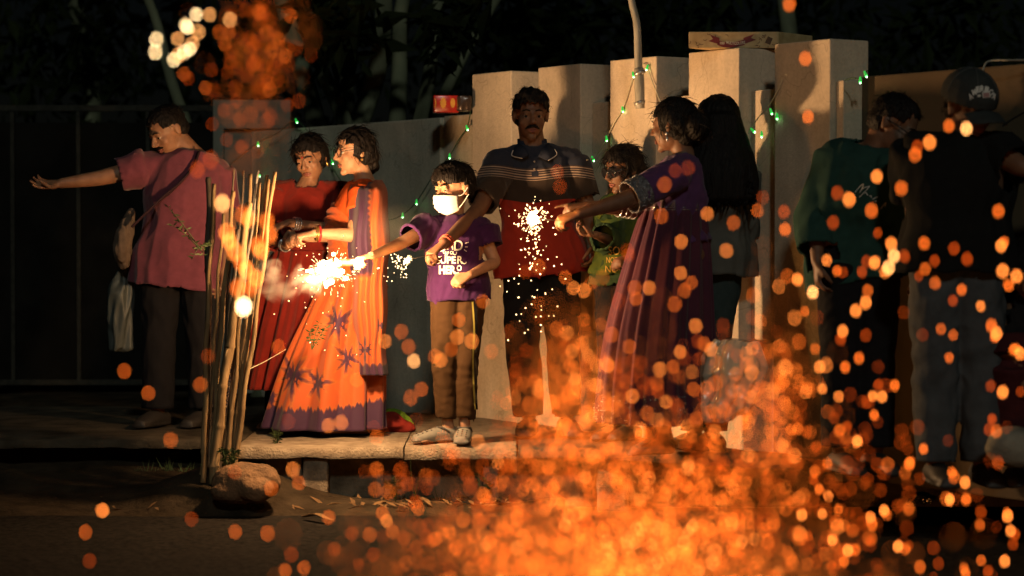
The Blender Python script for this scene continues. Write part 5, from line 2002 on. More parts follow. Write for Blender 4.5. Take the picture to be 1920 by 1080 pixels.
tube_ = obj('patterned_tube', MB().tube([P(420, 780, 11.19), P(430, 700, 11.2), P(441, 600, 11.22)], [.0085] * 3, 12, sub=4), banded('dotted_paper', 'v', [(0, (.03, .04, .13)), (.5, (.03, .04, .13))]), label='thin dark blue paper tube dotted white, tucked between the bamboo canes', cat='firework tube')
m_ = MATS['dotted_paper']
t_ = m_.node_tree
vo = t_.nodes.new('ShaderNodeTexVoronoi'); vo.inputs['Scale'].default_value = 95
tc = t_.nodes.new('ShaderNodeTexCoord'); t_.links.new(tc.outputs['Object'], vo.inputs['Vector'])
rp_ = t_.nodes.new('ShaderNodeValToRGB'); rp_.color_ramp.interpolation = 'CONSTANT'
rp_.color_ramp.elements[0].color = (.6, .58, .5, 1); rp_.color_ramp.elements[1].position = .38; rp_.color_ramp.elements[1].color = (.03, .04, .13, 1)
t_.links.new(vo.outputs['Distance'], rp_.inputs['Fac']); t_.links.new(rp_.outputs['Color'], t_.nodes[m_['principled']].inputs['Base Color'])
obj('string', MB().tube([P(468, 692, 11.22), P(500, 676, 11.4), P(536, 655, 11.6)], [.0018] * 3, 6, sub=6), M_CORD, label='thin pale string stretched from the canes towards the orange saree', cat='string')

# ------------------------------------------------------------------ boulder, pale stone, litter, weeds
mb = MB().ell(P(462, 906, 10.98), (.158, .12, .092), nu=32, nv=20)
mb.ell(P(430, 921, 10.94), (.085, .08, .055)).ell(P(478, 918, 10.9), (.085, .07, .055))
me = remesh(mb, .008, 6)
c = get_co(me); displace(me, .012 * wob(c, 70, 9) + .004 * wob(c, 71, 40) + .002 * wob(c, 72, 110))
obj('boulder', me, mat('boulder_rock', (.17, .10, .055), rough=.95, col2=(.08, .05, .03), vscale=11, bump=.8, bscale=70), label='rounded brown boulder lying at the foot of the bamboo canes', cat='boulder')
mb = MB().ell(P(1905, 838, 9.2), (.115, .09, .085), nu=28, nv=16)
me = remesh(mb, .009, 3)
c = get_co(me); displace(me, .012 * wob(c, 80, 9) + .003 * wob(c, 81, 45))
obj('stone', me, mat('pale_stone', (.22, .21, .17), rough=.95, var=.3, vscale=14, bump=.7), label='pale rounded stone on the ground at the right edge', cat='stone')

M_DRY = mat('dry_leaf', (.22, .13, .06), rough=.9, col2=(.08, .048, .024), vscale=25, bump=.4)
M_GRASS = mat('weed_green', (.032, .055, .012), rough=.7, var=.4, vscale=20)
r_ = np.random.default_rng(12)


def strip(a, b, w, lift, twist, seed):
    rr = np.random.default_rng(seed)
    rows = []
    a, b = Vector(a), Vector(b)
    d = unit(b - a)
    s_ = d.cross(V(0, 0, 1))
    for i in range(15):
        t = i / 14
        c_ = a.lerp(b, t) + V(0, 0, lift * math.sin(math.pi * t) + .004 * math.sin(9 * t + seed))
        ww = w * (.25 + .75 * math.sin(math.pi * min(1, t * 1.05 + .06)) ** .6)
        tw = twist * (t - .5)
        ss = s_ * math.cos(tw) + V(0, 0, 1) * math.sin(tw)
        rows.append([tuple(c_ + ss * ww * (u - .5) + V(0, 0, .25 * ww * (2 * u - 1) ** 2)) for u in (0, .25, .5, .75, 1)])
    me = MB().grid(rows).mesh()
    return evaluated(me, [('SOLIDIFY', dict(thickness=.002, offset=0))])


def gnd(px, py):
    """point of the road surface under a picture position"""
    z = ROADZ + .012
    Y = (HC - z) * F / (py - 434)
    return P(px, py, Y)


for i, (x0, y0, x1, y1, w, lb) in enumerate(((282, 948, 375, 934, .05, 'long dry bamboo sheath, largest, left of the boulder on the road edge'),
                                             (236, 944, 272, 937, .045, 'short curled dry leaf farthest left on the road edge'),
                                             (372, 942, 450, 950, .028, 'narrow dry leaf directly below the boulder'),
                                             (470, 948, 545, 944, .03, 'narrow dry leaf right of the boulder under the slab'),
                                             (568, 968, 625, 976, .035, 'pale dry leaf lying alone nearest the camera on the road'),
                                             (600, 952, 668, 946, .026, 'thin dry leaf below the pale concrete support'),
                                             (700, 948, 760, 941, .026, 'dry leaf lying right of the concrete support in weeds'))):
    a, b = gnd(x0, y0), gnd(x1, y1)
    obj('dry_leaf', strip(a, b, w, .008, .7 * r_.uniform(-1, 1), i), M_DRY, label=lb, cat='dry leaf', group='dry leaves along the road edge')
mb = MB()
for i in range(420):
    x = r_.uniform(200, 960)
    y = 936 + r_.normal() * 9
    a = gnd(x, y)
    an, ln = r_.uniform(0, 3.14), r_.uniform(.02, .10)
    d = V(math.cos(an), math.sin(an), r_.uniform(-.1, .5)) * ln
    s_ = unit(d.cross(V(0, 0, 1))) * r_.uniform(.004, .012)
    mb.add([a - s_ * .4, a + d * .5 + s_ + V(0, 0, .006), a + d, a + d * .5 - s_], [(0, 1, 2, 3)])
obj('leaf_litter', mb, M_DRY, kind='stuff', smooth=False, label='scattered dry leaf litter along the road edge')


def weed(x, y, Y, h, n, seed, label, lean=0.0, leafy=True, up=1.0):
    rr = np.random.default_rng(seed)
    b = P(x, y, Y)
    t = thing('weed', b, label, 'weed', 'weeds by the ledge')
    st, lv = MB(), MB()
    for k in range(n):
        a = rr.uniform(0, 6.28)
        tip = b + V(lean * h + .3 * h * math.cos(a), .2 * h * math.sin(a), h * up * rr.uniform(.6, 1))
        pts = [b, b.lerp(tip, .5) + V(.05 * h * math.cos(a), 0, .1 * h), tip]
        st.tube(pts, [.0028, .002, .001], 6, sub=5)
        if leafy:
            sp = spline([list(q) for q in pts], 5)
            for j in range(2, len(sp)):
                for _ in range(2):
                    d = np.array([rr.normal(), rr.normal() * .6, rr.uniform(-.4, .6)])
                    d /= np.linalg.norm(d)
                    L = rr.uniform(.016, .034)
                    s_ = np.cross(d, [0.2, 1, .3]); s_ = s_ / np.linalg.norm(s_) * L * .14
                    c_ = sp[j]
                    lv.add([c_, c_ + d * L * .5 + s_, c_ + d * L, c_ + d * L * .5 - s_], [(0, 1, 2, 3)])
    obj('stem', st, M_GRASS, t)
    if leafy: obj('leaves', lv, M_GRASS, t, smooth=False)


weed(378, 470, 11.1, .20, 2, 1, 'sprig of narrow leaves sticking out left of the bamboo bunch', lean=-.45)
weed(392, 455, 11.1, .16, 2, 2, 'small drooping leafy sprig against the dark leftmost cane', lean=-.2, up=-.5)
weed(585, 655, 11.5, .17, 3, 3, 'leafy twig hanging in front of the orange saree', lean=.15, up=.9)
weed(430, 880, 11.05, .10, 5, 4, 'broad green weed at the foot of the bamboo canes')
weed(520, 835, 11.5, .07, 3, 5, 'little weed growing on the slab edge near the boulder')
weed(742, 940, 11.2, .12, 5, 6, 'weed tuft right of the concrete support on the road edge')
weed(778, 935, 11.25, .20, 2, 7, 'tall single grass stalk rising in front of the slab', lean=.12, leafy=False)
weed(905, 945, 11.1, .14, 5, 8, 'weed tuft below the slab under the boy')
mb = MB()
for i in range(900):
    x, y = r_.uniform(250, 960), r_.uniform(880, 938)
    if 470 < x < 1000 and y < 905: continue
    z = ROADZ + .01 + np.clip((938 - y) / 60, 0, 1) * .05
    Y = (HC - z) * F / (y - 434)
    a = P(x, y, min(Y, 11.7))
    h = r_.uniform(.02, .07)
    d = V(r_.normal() * .4 * h, r_.normal() * .3 * h, h)
    mb.add([a + V(-.003, 0, 0), a + V(.003, 0, 0), a + d], [(0, 1, 2)])
obj('grass', mb, M_GRASS, kind='stuff', smooth=False, label='thin grass on the verge below the ledge')

# crumpled clear plastic bag standing against the wall plinth
rows = []
cb_ = [(1352, 790, 20, .05), (1358, 760, 42, .09), (1372, 715, 52, .10), (1378, 680, 53, .09), (1380, 655, 50, .06), (1384, 640, 38, .03)]
rw_, s = skirt([(x, y, w, d, 10.62) for x, y, w, d in cb_], 7, lambda t: .010, 71, 90, 50, sharp=.5)
me = MB().grid([list(map(tuple, q)) for q in rw_], True).mesh()
c = get_co(me)
displace(me, .016 * (1 - 2 * np.abs(wob(c, 73, 9))) + .005 * (1 - 2 * np.abs(wob(c, 74, 24))))
m_ = bpy.data.materials.new('clear_plastic'); m_.use_nodes = True
b_ = m_.node_tree.nodes['Principled BSDF']
b_.inputs['Base Color'].default_value = (.62, .56, .44, 1); b_.inputs['Roughness'].default_value = .18; b_.inputs['Specular IOR Level'].default_value = .7
b_.inputs['Alpha'].default_value = .5
obj('plastic_bag', evaluated(me, [('SOLIDIFY', dict(thickness=.001, offset=0))]), m_, label='crumpled clear plastic bag standing in front of the wall plinth', cat='plastic bag')
mb = MB()
a = P(1262, 782, 10.75)
mb.add([a + V(-.03, 0, .02), a + V(-.008, -.01, .012), a + V(.004, 0, .02), a + V(.032, .0, .006), a + V(-.012, -.015, -.022), a + V(-.014, 0, -.004)], [(0, 1, 5), (1, 2, 3), (1, 3, 4), (1, 4, 5)])
me = evaluated(mb.mesh(), [('SOLIDIFY', dict(thickness=.002, offset=0))])
obj('paper_scrap', me, mat('torn_paper', (.7, .62, .5), rough=.8), smooth=False, label='torn scrap of pale paper at the hem of the purple dress', cat='paper')
# puddle glints on the right, put in as crumpled shiny metal lumps
for i, (x, y, lb) in enumerate(((1665, 972, 'crumpled shiny lump added as a puddle glint on the road, left of the other one'), (1722, 945, 'long crumpled lump added as a puddle glint on the road at lower right'))):
    a = gnd(x, y)
    me = remesh(MB().tube([a + V(-.035 - .02 * i, 0, .01), a + V(0, .01, .02), a + V(.035 + .03 * i, .03, .012)], [(.012, .007), (.022, .01), (.01, .006)], 12, sub=6), .004, 0)
    c = get_co(me); displace(me, .006 * wob(c, 90 + i, 120))
    obj('puddle_glint', me, mat('foil', (.55, .5, .42), rough=.2, metal=.9), label=lb, cat='wrapper', smooth=False)  # shiny metal stands in for light glinting off a puddle
# ------------------------------------------------------------------ fire
G_WHITE = glow('spark_white', (1.0, .66, .30), 36)
G_PALE = glow('spark_pale', (1.0, .40, .11), 22)
G_SOFT = glow('spark_glow_fill', (1.0, .20, .022), 3.4)
G_SPK = glow('spark_near_hand', (1.0, .66, .30), 9)
G_BRIGHT = glow('spark_bright', (1.0, .235, .035), 17)
G_MID = glow('spark_orange', (1.0, .165, .016), 10)
G_DIM = glow('spark_dim', (1.0, .115, .008), 4.2)
M_WIRE = mat('sparkler_wire', (.08, .075, .07), rough=.5, metal=.6)
WARM = (1.0, .57, .26)
AMBER = (1.0, .44, .11)


def ico(mb, c, r, d=None, l=1.0):
    """tiny spark; stretched l times along d"""
    t = (1 + 5 ** .5) / 2
    vs = np.array([(-1, t, 0), (1, t, 0), (-1, -t, 0), (1, -t, 0), (0, -1, t), (0, 1, t), (0, -1, -t), (0, 1, -t), (t, 0, -1), (t, 0, 1), (-t, 0, -1), (-t, 0, 1)]) / math.sqrt(1 + t * t) * r
    if d is not None and l != 1.0:
        d = np.array(d) / (np.linalg.norm(d) + 1e-9)
        vs = vs + np.outer(vs @ d, d) * (l - 1)
    fs = [(0, 11, 5), (0, 5, 1), (0, 1, 7), (0, 7, 10), (0, 10, 11), (1, 5, 9), (5, 11, 4), (11, 10, 2), (10, 7, 6), (7, 1, 8), (3, 9, 4), (3, 4, 2), (3, 2, 6), (3, 6, 8), (3, 8, 9), (4, 9, 5), (2, 4, 11), (6, 2, 10), (8, 6, 7), (9, 8, 1)]
    mb.add(vs + np.array(c), fs)


def sparkler(label, hand_pt, tip, core_r, n, spread, fall, power, seed, lampsize=.03, drift=(0, 0, 0), group='hand held sparklers'):
    rr = np.random.default_rng(seed)
    t = thing('sparkler', hand_pt, label, 'sparkler', group)
    hp, tp = Vector(hand_pt), Vector(tip)
    obj('wire', MB().tube([hp - (tp - hp) * .35, hp, tp], [.0016] * 3, 6, sub=2), M_WIRE, t)
    mb = MB()
    for i in range(40):
        c = np.array(tp) + rr.normal(size=3) * core_r * .42
        ico(mb, c, core_r * rr.uniform(.18, .42))
    obj('burning_tip', mb, G_WHITE, t)
    mb = MB()
    for i in range(n):
        d = rr.normal(size=3)
        d /= np.linalg.norm(d)
        q = abs(rr.normal()) * spread * .75 + core_r * .5
        c = np.array(tp) + d * q + np.array(drift) * q * 3
        c[2] -= fall * rr.uniform(0, 1) ** 2 * (1 if rr.uniform() < .4 else .1)
        ico(mb, c, rr.uniform(.0012, .0030), d, rr.choice([1, 1, 1.4, 2.6]))
    for i in range(46):
        d = rr.normal(size=3)
        d /= np.linalg.norm(d)
        q = core_r * rr.uniform(.9, 2.6)
        ico(mb, np.array(tp) + d * q, .0007, d, rr.uniform(6, 16))
    obj('sparks', mb, G_SPK, t, kind='stuff')
    lamp('sparkler_light', tp + V(0, -.01, 0), power, AMBER, lampsize, t)
    return t


# flare in the boy's hand -------------------------------------------------
FY = 11.0
hp = P(676, 486, 11.08)
fl = thing('hand_flare', hp, 'fiercely burning white flare held out by the masked boy', 'flare', 'hand held sparklers')
f0 = P(660, 490, 11.05)
fc = P(618, 507, FY)
obj('paper_tube', MB().tube([P(692, 480, 11.13), hp, f0], [.008, .008, .008], 12, sub=3), mat('flare_paper', (.5, .2, .1), rough=.7), fl)
lamp('flare_light', P(640, 498, FY - .03), FLARE_W, WARM, .045, fl)


def vol_material(name, blob, fire=None, smoke=None, nscale=9.0, detail=5, thr=.25, stretch=(1, 1, 1), seedoff=0.0, col=(1, .8, .5), aniso=0.2, falloff=1.0, smoke_col=(.8, .75, .7)):
    """volume whose density is a soft blob broken up by noise; blob = list of (centre, radii axes) in object space"""
    m = bpy.data.materials.new(name)
    m.use_nodes = True
    t = m.node_tree
    t.nodes.clear()
    out = t.nodes.new('ShaderNodeOutputMaterial')
    tc = t.nodes.new('ShaderNodeTexCoord')
    acc = None
    for c, r in blob:
        mp = t.nodes.new('ShaderNodeMapping')
        mp.vector_type = 'TEXTURE'
        mp.inputs['Location'].default_value = c
        mp.inputs['Scale'].default_value = r
        t.links.new(tc.outputs['Object'], mp.inputs['Vector'])
        ln = t.nodes.new('ShaderNodeVectorMath'); ln.operation = 'LENGTH'
        t.links.new(mp.outputs[0], ln.inputs[0])
        mr = t.nodes.new('ShaderNodeMapRange')
        mr.inputs['From Min'].default_value = 1.0
        mr.inputs['From Max'].default_value = 0.0
        t.links.new(ln.outputs['Value'], mr.inputs['Value'])
        if acc is None:
            acc = mr.outputs[0]
        else:
            mx = t.nodes.new('ShaderNodeMath'); mx.operation = 'MAXIMUM'
            t.links.new(acc, mx.inputs[0]); t.links.new(mr.outputs[0], mx.inputs[1])
            acc = mx.outputs[0]
    mp = t.nodes.new('ShaderNodeMapping')
    mp.inputs['Scale'].default_value = stretch
    mp.inputs['Location'].default_value = (seedoff, seedoff, 0)
    t.links.new(tc.outputs['Object'], mp.inputs['Vector'])
    nz = t.nodes.new('ShaderNodeTexNoise')
    nz.inputs['Scale'].default_value = nscale
    nz.inputs['Detail'].default_value = detail
    nz.inputs['Distortion'].default_value = 1.2
    t.links.new(mp.outputs[0], nz.inputs['Vector'])
    # density = clamp(blob*falloff + noise*2 - 1 - thr)
    n2 = t.nodes.new('ShaderNodeMath'); n2.operation = 'MULTIPLY_ADD'
    n2.inputs[1].default_value = 2.2; n2.inputs[2].default_value = -1.1 - thr
    t.links.new(nz.outputs['Fac'], n2.inputs[0])
    ad = t.nodes.new('ShaderNodeMath'); ad.operation = 'MULTIPLY_ADD'; ad.inputs[1].default_value = 1.6 * falloff
    t.links.new(acc, ad.inputs[0]); t.links.new(n2.outputs[0], ad.inputs[2])
    cl = t.nodes.new('ShaderNodeMath'); cl.operation = 'MULTIPLY'; cl.use_clamp = False
    mxx = t.nodes.new('ShaderNodeMath'); mxx.operation = 'MAXIMUM'; mxx.inputs[1].default_value = 0
    t.links.new(ad.outputs[0], mxx.inputs[0])
    t.links.new(mxx.outputs[0], cl.inputs[0])
    t.links.new(acc, cl.inputs[1])
    if fire:
        em = t.nodes.new('ShaderNodeEmission')
        em.inputs['Color'].default_value = (*col, 1)
        pw = t.nodes.new('ShaderNodeMath'); pw.operation = 'MULTIPLY'; pw.inputs[1].default_value = fire
        p2 = t.nodes.new('ShaderNodeMath'); p2.operation = 'POWER'; p2.inputs[1].default_value = 1.5
        t.links.new(cl.outputs[0], p2.inputs[0])
        t.links.new(p2.outputs[0], pw.inputs[0])
        t.links.new(pw.outputs[0], em.inputs['Strength'])
        t.links.new(em.outputs[0], out.inputs['Volume'])
    else:
        vs = t.nodes.new('ShaderNodeVolumePrincipled')
        vs.inputs['Color'].default_value = (*smoke_col, 1)
        vs.inputs['Anisotropy'].default_value = aniso
        pw = t.nodes.new('ShaderNodeMath'); pw.operation = 'MULTIPLY'; pw.inputs[1].default_value = smoke
        t.links.new(cl.outputs[0], pw.inputs[0])
        t.links.new(pw.outputs[0], vs.inputs['Density'])
        t.links.new(vs.outputs[0], out.inputs['Volume'])
    m.cycles.volume_sampling = 'MULTIPLE_IMPORTANCE'
    m.cycles.volume_step_rate = 0.14
    m.cycles.emission_sampling = 'NONE'
    return m


def rel(p_):
    return tuple(Vector(p_) - fc)


# flame cloud: a real emitting volume
mb = MB().ell(fc + V(-.01, 0, -.005), (.25, .16, .15), nu=24, nv=14)
fm = vol_material('flame', [(rel(P(620, 506, FY)), (.100, .045, .080)), (rel(P(650, 492, FY + .03)), (.080, .04, .030)), (rel(P(585, 524, FY - .02)), (.085, .035, .050))],
                  fire=480, nscale=15, thr=.34, col=(1.0, .50, .16))
obj('flame', mb, fm, fl).location = fc - hp
fo = [o for o in fl.children if o.name.startswith('flame')][0]
fo.data.transform(Matrix.Translation(hp - fc))
mb = MB()
rr = np.random.default_rng(77)
for i in range(36):
    c = np.array(fc) + rr.normal(size=3) * np.array([.045, .03, .028])
    ico(mb, c, rr.uniform(.006, .016))
obj('burning_core', mb, G_WHITE, fl, kind='stuff')
mb = MB()
for i in range(120):
    d = rr.normal(size=3); d /= np.linalg.norm(d)
    q = abs(rr.normal()) * .14
    c = np.array(fc) + d * q * np.array([1, .8, .8])
    if rr.uniform() < .4:
        c[2] -= .40 * rr.uniform() ** 2
        c[0] += rr.normal() * .05
    ico(mb, c, rr.uniform(.0010, .0024), d, rr.choice([1, 1, 1.5, 2.5]))
for i in range(60):
    d = rr.normal(size=3); d /= np.linalg.norm(d)
    ico(mb, np.array(fc) + d * rr.uniform(.06, .14) * np.array([1.1, .8, .8]), .0008, d, rr.uniform(6, 18))
obj('sparks', mb, G_SPK, fl, kind='stuff')

# smoke drifting off the flare
sc_ = P(540, 530, FY)
mb = MB().ell(P(548, 525, FY - .0), (.36, .20, .20), nu=28, nv=16)
sm = vol_material('smoke', [(tuple(P(575, 527, FY) - sc_), (.17, .050, .11)), (tuple(P(522, 545, FY) - sc_), (.20, .05, .085)), (tuple(P(508, 515, FY) - sc_), (.12, .045, .12))],
                  smoke=17.0, nscale=11, detail=8, thr=.62, stretch=(1, 1, 1.1), seedoff=3.1, aniso=.1, smoke_col=(.85, .78, .70))
so = obj('flare_smoke', mb, sm, kind='stuff', label='pale smoke drifting left from the burning flare')
so.data.transform(Matrix.Translation(-sc_)); so.location = sc_
sc2 = P(742, 432, 11.6)
mb = MB().ell(sc2, (.26, .16, .17), nu=28, nv=16)
sm2 = vol_material('thin_smoke', [((0, 0, 0), (.24, .15, .15))], smoke=1.6, nscale=8, detail=6, thr=.05, seedoff=8, smoke_col=(.8, .78, .74))
so = obj('thin_smoke', mb, sm2, kind='stuff', label='thin smoke curling above the outstretched arm of the boy')
so.data.transform(Matrix.Translation(-sc2)); so.location = sc2

# hand sparklers -----------------------------------------------------------
sparkler('brilliant sparkler in the hand of the woman in the purple dress', PURPLE_HAND, P(998, 409, 10.46), .026, 200, .060, .20, SPARK_W, 5)
sparkler('small spitting sparkler in the hand of the man in the polo shirt', P(806, 478, 11.17), P(766, 487, 11.13), .007, 80, .040, .09, SMALL_W, 6, drift=(-.5, 0, -.1))
# dying sparks falling below the bright sparkler
mb = MB()
rr = np.random.default_rng(8)
for i in range(46):
    x, y = 998 + rr.normal() * 26, rr.uniform(470, 640)
    ico(mb, P(x, y, 10.50 + rr.normal() * .08), rr.uniform(.0016, .0034))
obj('falling_sparks', mb, G_SPK, kind='stuff', label='tiny sparks dropping below the bright sparkler')

# fountain firework standing on the road in front, just below the picture ---
FX, FYY = .25, 4.4
ft = thing('fountain_firework', (FX, FYY, ROADZ), 'cone fountain firework standing on the road, below the picture frame', 'firework')
mb = MB().tube([(FX, FYY, ROADZ), (FX, FYY, ROADZ + .06), (FX, FYY, ROADZ + .13)], [.045, .03, .008], 20, sub=4, cap=.05)
obj('cone', mb, mat('firework_paper', (.5, .12, .05), rough=.6), ft)
mb = MB().tube([(FX, FYY, ROADZ + .13), (FX, FYY, ROADZ + .22), (FX, FYY, ROADZ + .36)], [.01, .025, .004], 14, sub=5)
obj('flame', mb, G_PALE, ft)
lamp('fountain_light', (FX, FYY, ROADZ + .30), FOUNT_W, (1.0, .36, .09), .06, ft)

# sparks in the air between camera and people ------------------------------
MATSP = dict(w=G_WHITE, p=G_PALE, b=G_BRIGHT, m=G_MID, d=G_DIM)
proto = {}
for k_, m_ in MATSP.items():
    mb = MB()
    ico(mb, (0, 0, 0), 1.0)
    me = mb.mesh('spark')
    me.materials.append(m_)
    me.polygons.foreach_set('use_smooth', [True] * len(me.polygons))
    proto[k_] = me


def spark(px, py, Y, r, kind, label, group, stretch=1.0, tilt=0.0):
    o = bpy.data.objects.new('spark', proto[kind])
    COL.objects.link(o)
    o.location = P(px, py, Y)
    o.scale = (r, r, r * stretch)
    o.rotation_euler = (0, tilt, 0)
    how = {'w': 'white hot', 'p': 'pale yellow', 'b': 'bright orange', 'm': 'orange', 'd': 'dim red orange'}[kind]
    return tag(o, '%s spark floating %s' % (how, where(px, py)), 'spark', group)


ZONES = [((1700, 120, 1925, 330), 'before the cap of the bending man'), ((1700, 330, 1925, 500), 'before the capped man\'s dark shirt'),
         ((1700, 500, 1925, 640), 'before the grey jeans near the belt'), ((1700, 640, 1925, 790), 'before the grey jeans at the knee'), ((1700, 790, 1925, 920), 'by the capped man\'s feet'), ((1700, 920, 1925, 1120), 'over the lower right road corner'),
         ((1480, 300, 1700, 500), 'in front of the teal sweatshirt'), ((1480, 500, 1700, 640), 'before the thighs of the man in teal'), ((1480, 640, 1700, 790), 'before the shins of the man in teal'), ((1480, 790, 1700, 920), 'by the feet of the man in teal'),
         ((1480, 920, 1700, 1120), 'low over the road right of the fountain'), ((1440, -20, 1600, 300), 'before the tallest pillar on the right'),
         ((0, 850, 470, 1120), 'over the dark road left of the boulder'), ((470, 850, 800, 1120), 'over the road in front of the concrete support'), ((200, 640, 420, 850), 'beside the legs of the man in pink'),
         ((260, -20, 385, 150), 'in the hot cluster at the upper left'), ((385, -20, 600, 110), 'at the head of the column at upper left'), ((360, 110, 600, 180), 'midway up the column at upper left'), ((360, 180, 600, 330), 'low in the column over the women'),
         ((360, 330, 470, 460), 'before the bamboo cane tops'), ((470, 330, 530, 660), 'before the rightmost bamboo canes'), ((360, 460, 470, 660), 'before the middle bamboo canes'),
         ((560, 560, 720, 850), 'in front of the orange saree'), ((720, 560, 800, 850), 'between the saree and the boy'), ((800, 540, 925, 850), 'before the brown joggers of the boy'), ((925, 280, 1130, 560), 'in front of the striped polo shirt'),
         ((1130, 280, 1240, 580), 'before the pleats of the purple dress'), ((1240, 280, 1330, 600), 'before the back of the purple dress'), ((1330, 280, 1480, 500), 'between long hair and fifth pillar'), ((1130, 580, 1345, 760), 'before the hem of the purple dress')]


def where(px, py):
    for (a, b, c, d), w in ZONES:
        if a <= px < c and b <= py < d: return w
    return 'above the fountain spray'




rr = np.random.default_rng(2024)
GL = [('glowing orange spark adrift in the dark right of the fountain', 'orange sparks on the right'),
      ('glowing orange spark floating above the road at lower left', 'orange sparks at lower left'),
      ('white hot spark in the bright cluster at upper left', 'white hot sparks at upper left'),
      ('dim orange spark in the rising column at upper left', 'dim sparks at upper left'),
      ('blurred yellow orange ember drifting before the bamboo canes', 'embers before the bamboo'),
      ('orange spark floating in front of the people in the middle', 'sparks before the people')]
S0 = .0025
# right-hand scatter
for i in range(118):
    x = rr.uniform(1480, 1925)
    y = 1080 - 620 * rr.uniform() ** 1.25 if rr.uniform() < .85 else rr.uniform(430, 700)
    if x > 1700 and y < 620 and rr.uniform() < .6: continue
    spark(x, y, rr.uniform(4.8, 5.5), S0 * rr.uniform(.75, 1.1), rr.choice(list('bbmmmdd')), *GL[0], stretch=2.4, tilt=rr.normal() * .15)
for x, y, k_ in ((1743, 267, 'b'), (1812, 241, 'p'), (1779, 236, 'm'), (1716, 290, 'm'), (1720, 275, 'd'), (1515, 219, 'm'), (1510, 110, 'm'), (1644, 331, 'b'), (1690, 353, 'm'), (1592, 374, 'b'), (1570, 362, 'd'),
                 (1524, 548, 'p'), (1666, 502, 'p'), (1634, 395, 'm'), (1480, 8, 'm'), (1733, 456, 'm'), (1789, 466, 'd'), (1877, 461, 'b'), (1880, 508, 'b'), (1906, 518, 'b'), (1562, 417, 'd'), (1470, 397, 'd'), (1472, 430, 'm'),
                 (1671, 457, 'b'), (1676, 480, 'p'), (1872, 396, 'm')):
    spark(x, y, rr.uniform(4.5, 4.9), S0 * 1.1, k_, *GL[0], stretch=2.0)
for x, y, k_ in ((192, 957, 'b'), (160, 998, 'm'), (168, 1052, 'd'), (441, 997, 'm'), (502, 1000, 'm'), (278, 737, 'm'), (233, 696, 'm'), (376, 721, 'm'), (390, 668, 'd'), (359, 973, 'd'), (616, 970, 'm'), (627, 1030, 'd'),
                 (546, 1040, 'd'), (570, 1065, 'm'), (535, 1070, 'm'), (717, 962, 'm'), (706, 880, 'm'), (549, 880, 'b'), (560, 905, 'm'), (508, 916, 'm'), (660, 1000, 'd'), (700, 1040, 'd'), (440, 885, 'd'), (320, 825, 'm')):
    spark(x, y, rr.uniform(4.25, 4.6), S0 * (1.35 if x == 192 else 1.05), k_, *GL[1])
for x, y in ((368, 27), (393, 27), (431, 37), (293, 74), (291, 98), (333, 73), (361, 82), (348, 47), (352, 52), (326, 112), (334, 104), (345, 98), (372, 60), (356, 92)):
    spark(x, y, rr.uniform(4.2, 4.5), S0 * 1.05, rr.choice(list('wwwp')) if (x, y) != (431, 37) else 'p', *GL[2], stretch=.85, tilt=.4)
for x, y in ((421, 82), (396, 131), (345, 139), (352, 147), (441, 165), (505, 169), (523, 72), (486, 22), (460, 20), (494, 5), (470, 92), (478, 118), (462, 140), (535, 105), (537, 88), (555, 90), (539, 197), (443, 189), (420, 206), (398, 233), (400, 170), (385, 165),
             (470, 215), (450, 225), (508, 220), (520, 150), (500, 60), (430, 60), (410, 60), (560, 190), (425, 262), (452, 275), (545, 30), (510, 95)):
    spark(x, y, rr.uniform(4.2, 4.6), S0 * .8, rr.choice(list('mdd')) if y < 180 else 'd', *GL[3])
for x, y, k_, s_ in ((417, 381, 'p', 1.1), (457, 575, 'w', 1.35), (430, 452, 'b', 1.3), (440, 472, 'b', 1.1), (425, 436, 'b', 1.0), (466, 410, 'b', 1.1), (455, 402, 'm', 1.0), (462, 505, 'b', 1.2), (480, 522, 'b', 1.2), (490, 470, 'b', 1.2), (483, 460, 'm', 1.3), (500, 415, 'm', 1.2),
                     (505, 440, 'm', 1.2), (446, 540, 'm', 1.2), (470, 540, 'm', 1.2), (452, 490, 'm', 1.2), (395, 300, 'd', .9), (370, 318, 'd', 1.0)):
    spark(x, y, rr.uniform(3.9, 4.2), S0 * s_ * 1.1, k_, *GL[4], stretch=1.9, tilt=.12)
for x, y, k_ in ((776, 677, 'p'), (752, 622, 'm'), (766, 650, 'm'), (722, 640, 'b'), (770, 746, 'm'), (790, 730, 'm'), (616, 798, 'b'), (640, 792, 'b'), (668, 712, 'm'), (706, 820, 'm'), (860, 600, 'm'), (857, 632, 'b'), (885, 640, 'b'), (846, 655, 'm'), (826, 675, 'b'), (815, 668, 'm'), (905, 565, 'm'),
                 (640, 725, 'd'), (522, 650, 'm'), (1045, 322, 'd'), (1050, 350, 'd'), (1060, 520, 'm'), (1075, 540, 'b'), (1010, 500, 'm'), (985, 510, 'd'), (1095, 545, 'b'), (1246, 346, 'm'), (1266, 320, 'd'), (1290, 315, 'd'), (1277, 453, 'b'), (1240, 405, 'm'), (1276, 512, 'b'), (1283, 545, 'm'),
                 (1296, 530, 'm'), (1265, 570, 'm'), (1326, 401, 'b'), (1375, 418, 'm'), (1362, 470, 'b'), (1304, 611, 'b'), (1275, 660, 'b'), (1237, 693, 'b'), (1262, 688, 'm'), (1320, 645, 'm'), (1333, 655, 'b'), (1217, 540, 'b'), (1192, 560, 'm'), (1180, 650, 'm'), (1190, 540, 'm'), (1300, 730, 'm'), (1325, 728, 'm'), (1176, 470, 'd'), (1130, 520, 'd'), (1430, 370, 'd'), (1420, 395, 'm')):
    spark(x, y, rr.uniform(4.25, 4.6), S0 * (1.2 if k_ == 'p' else 1.0), k_, *GL[5], stretch=1.1)


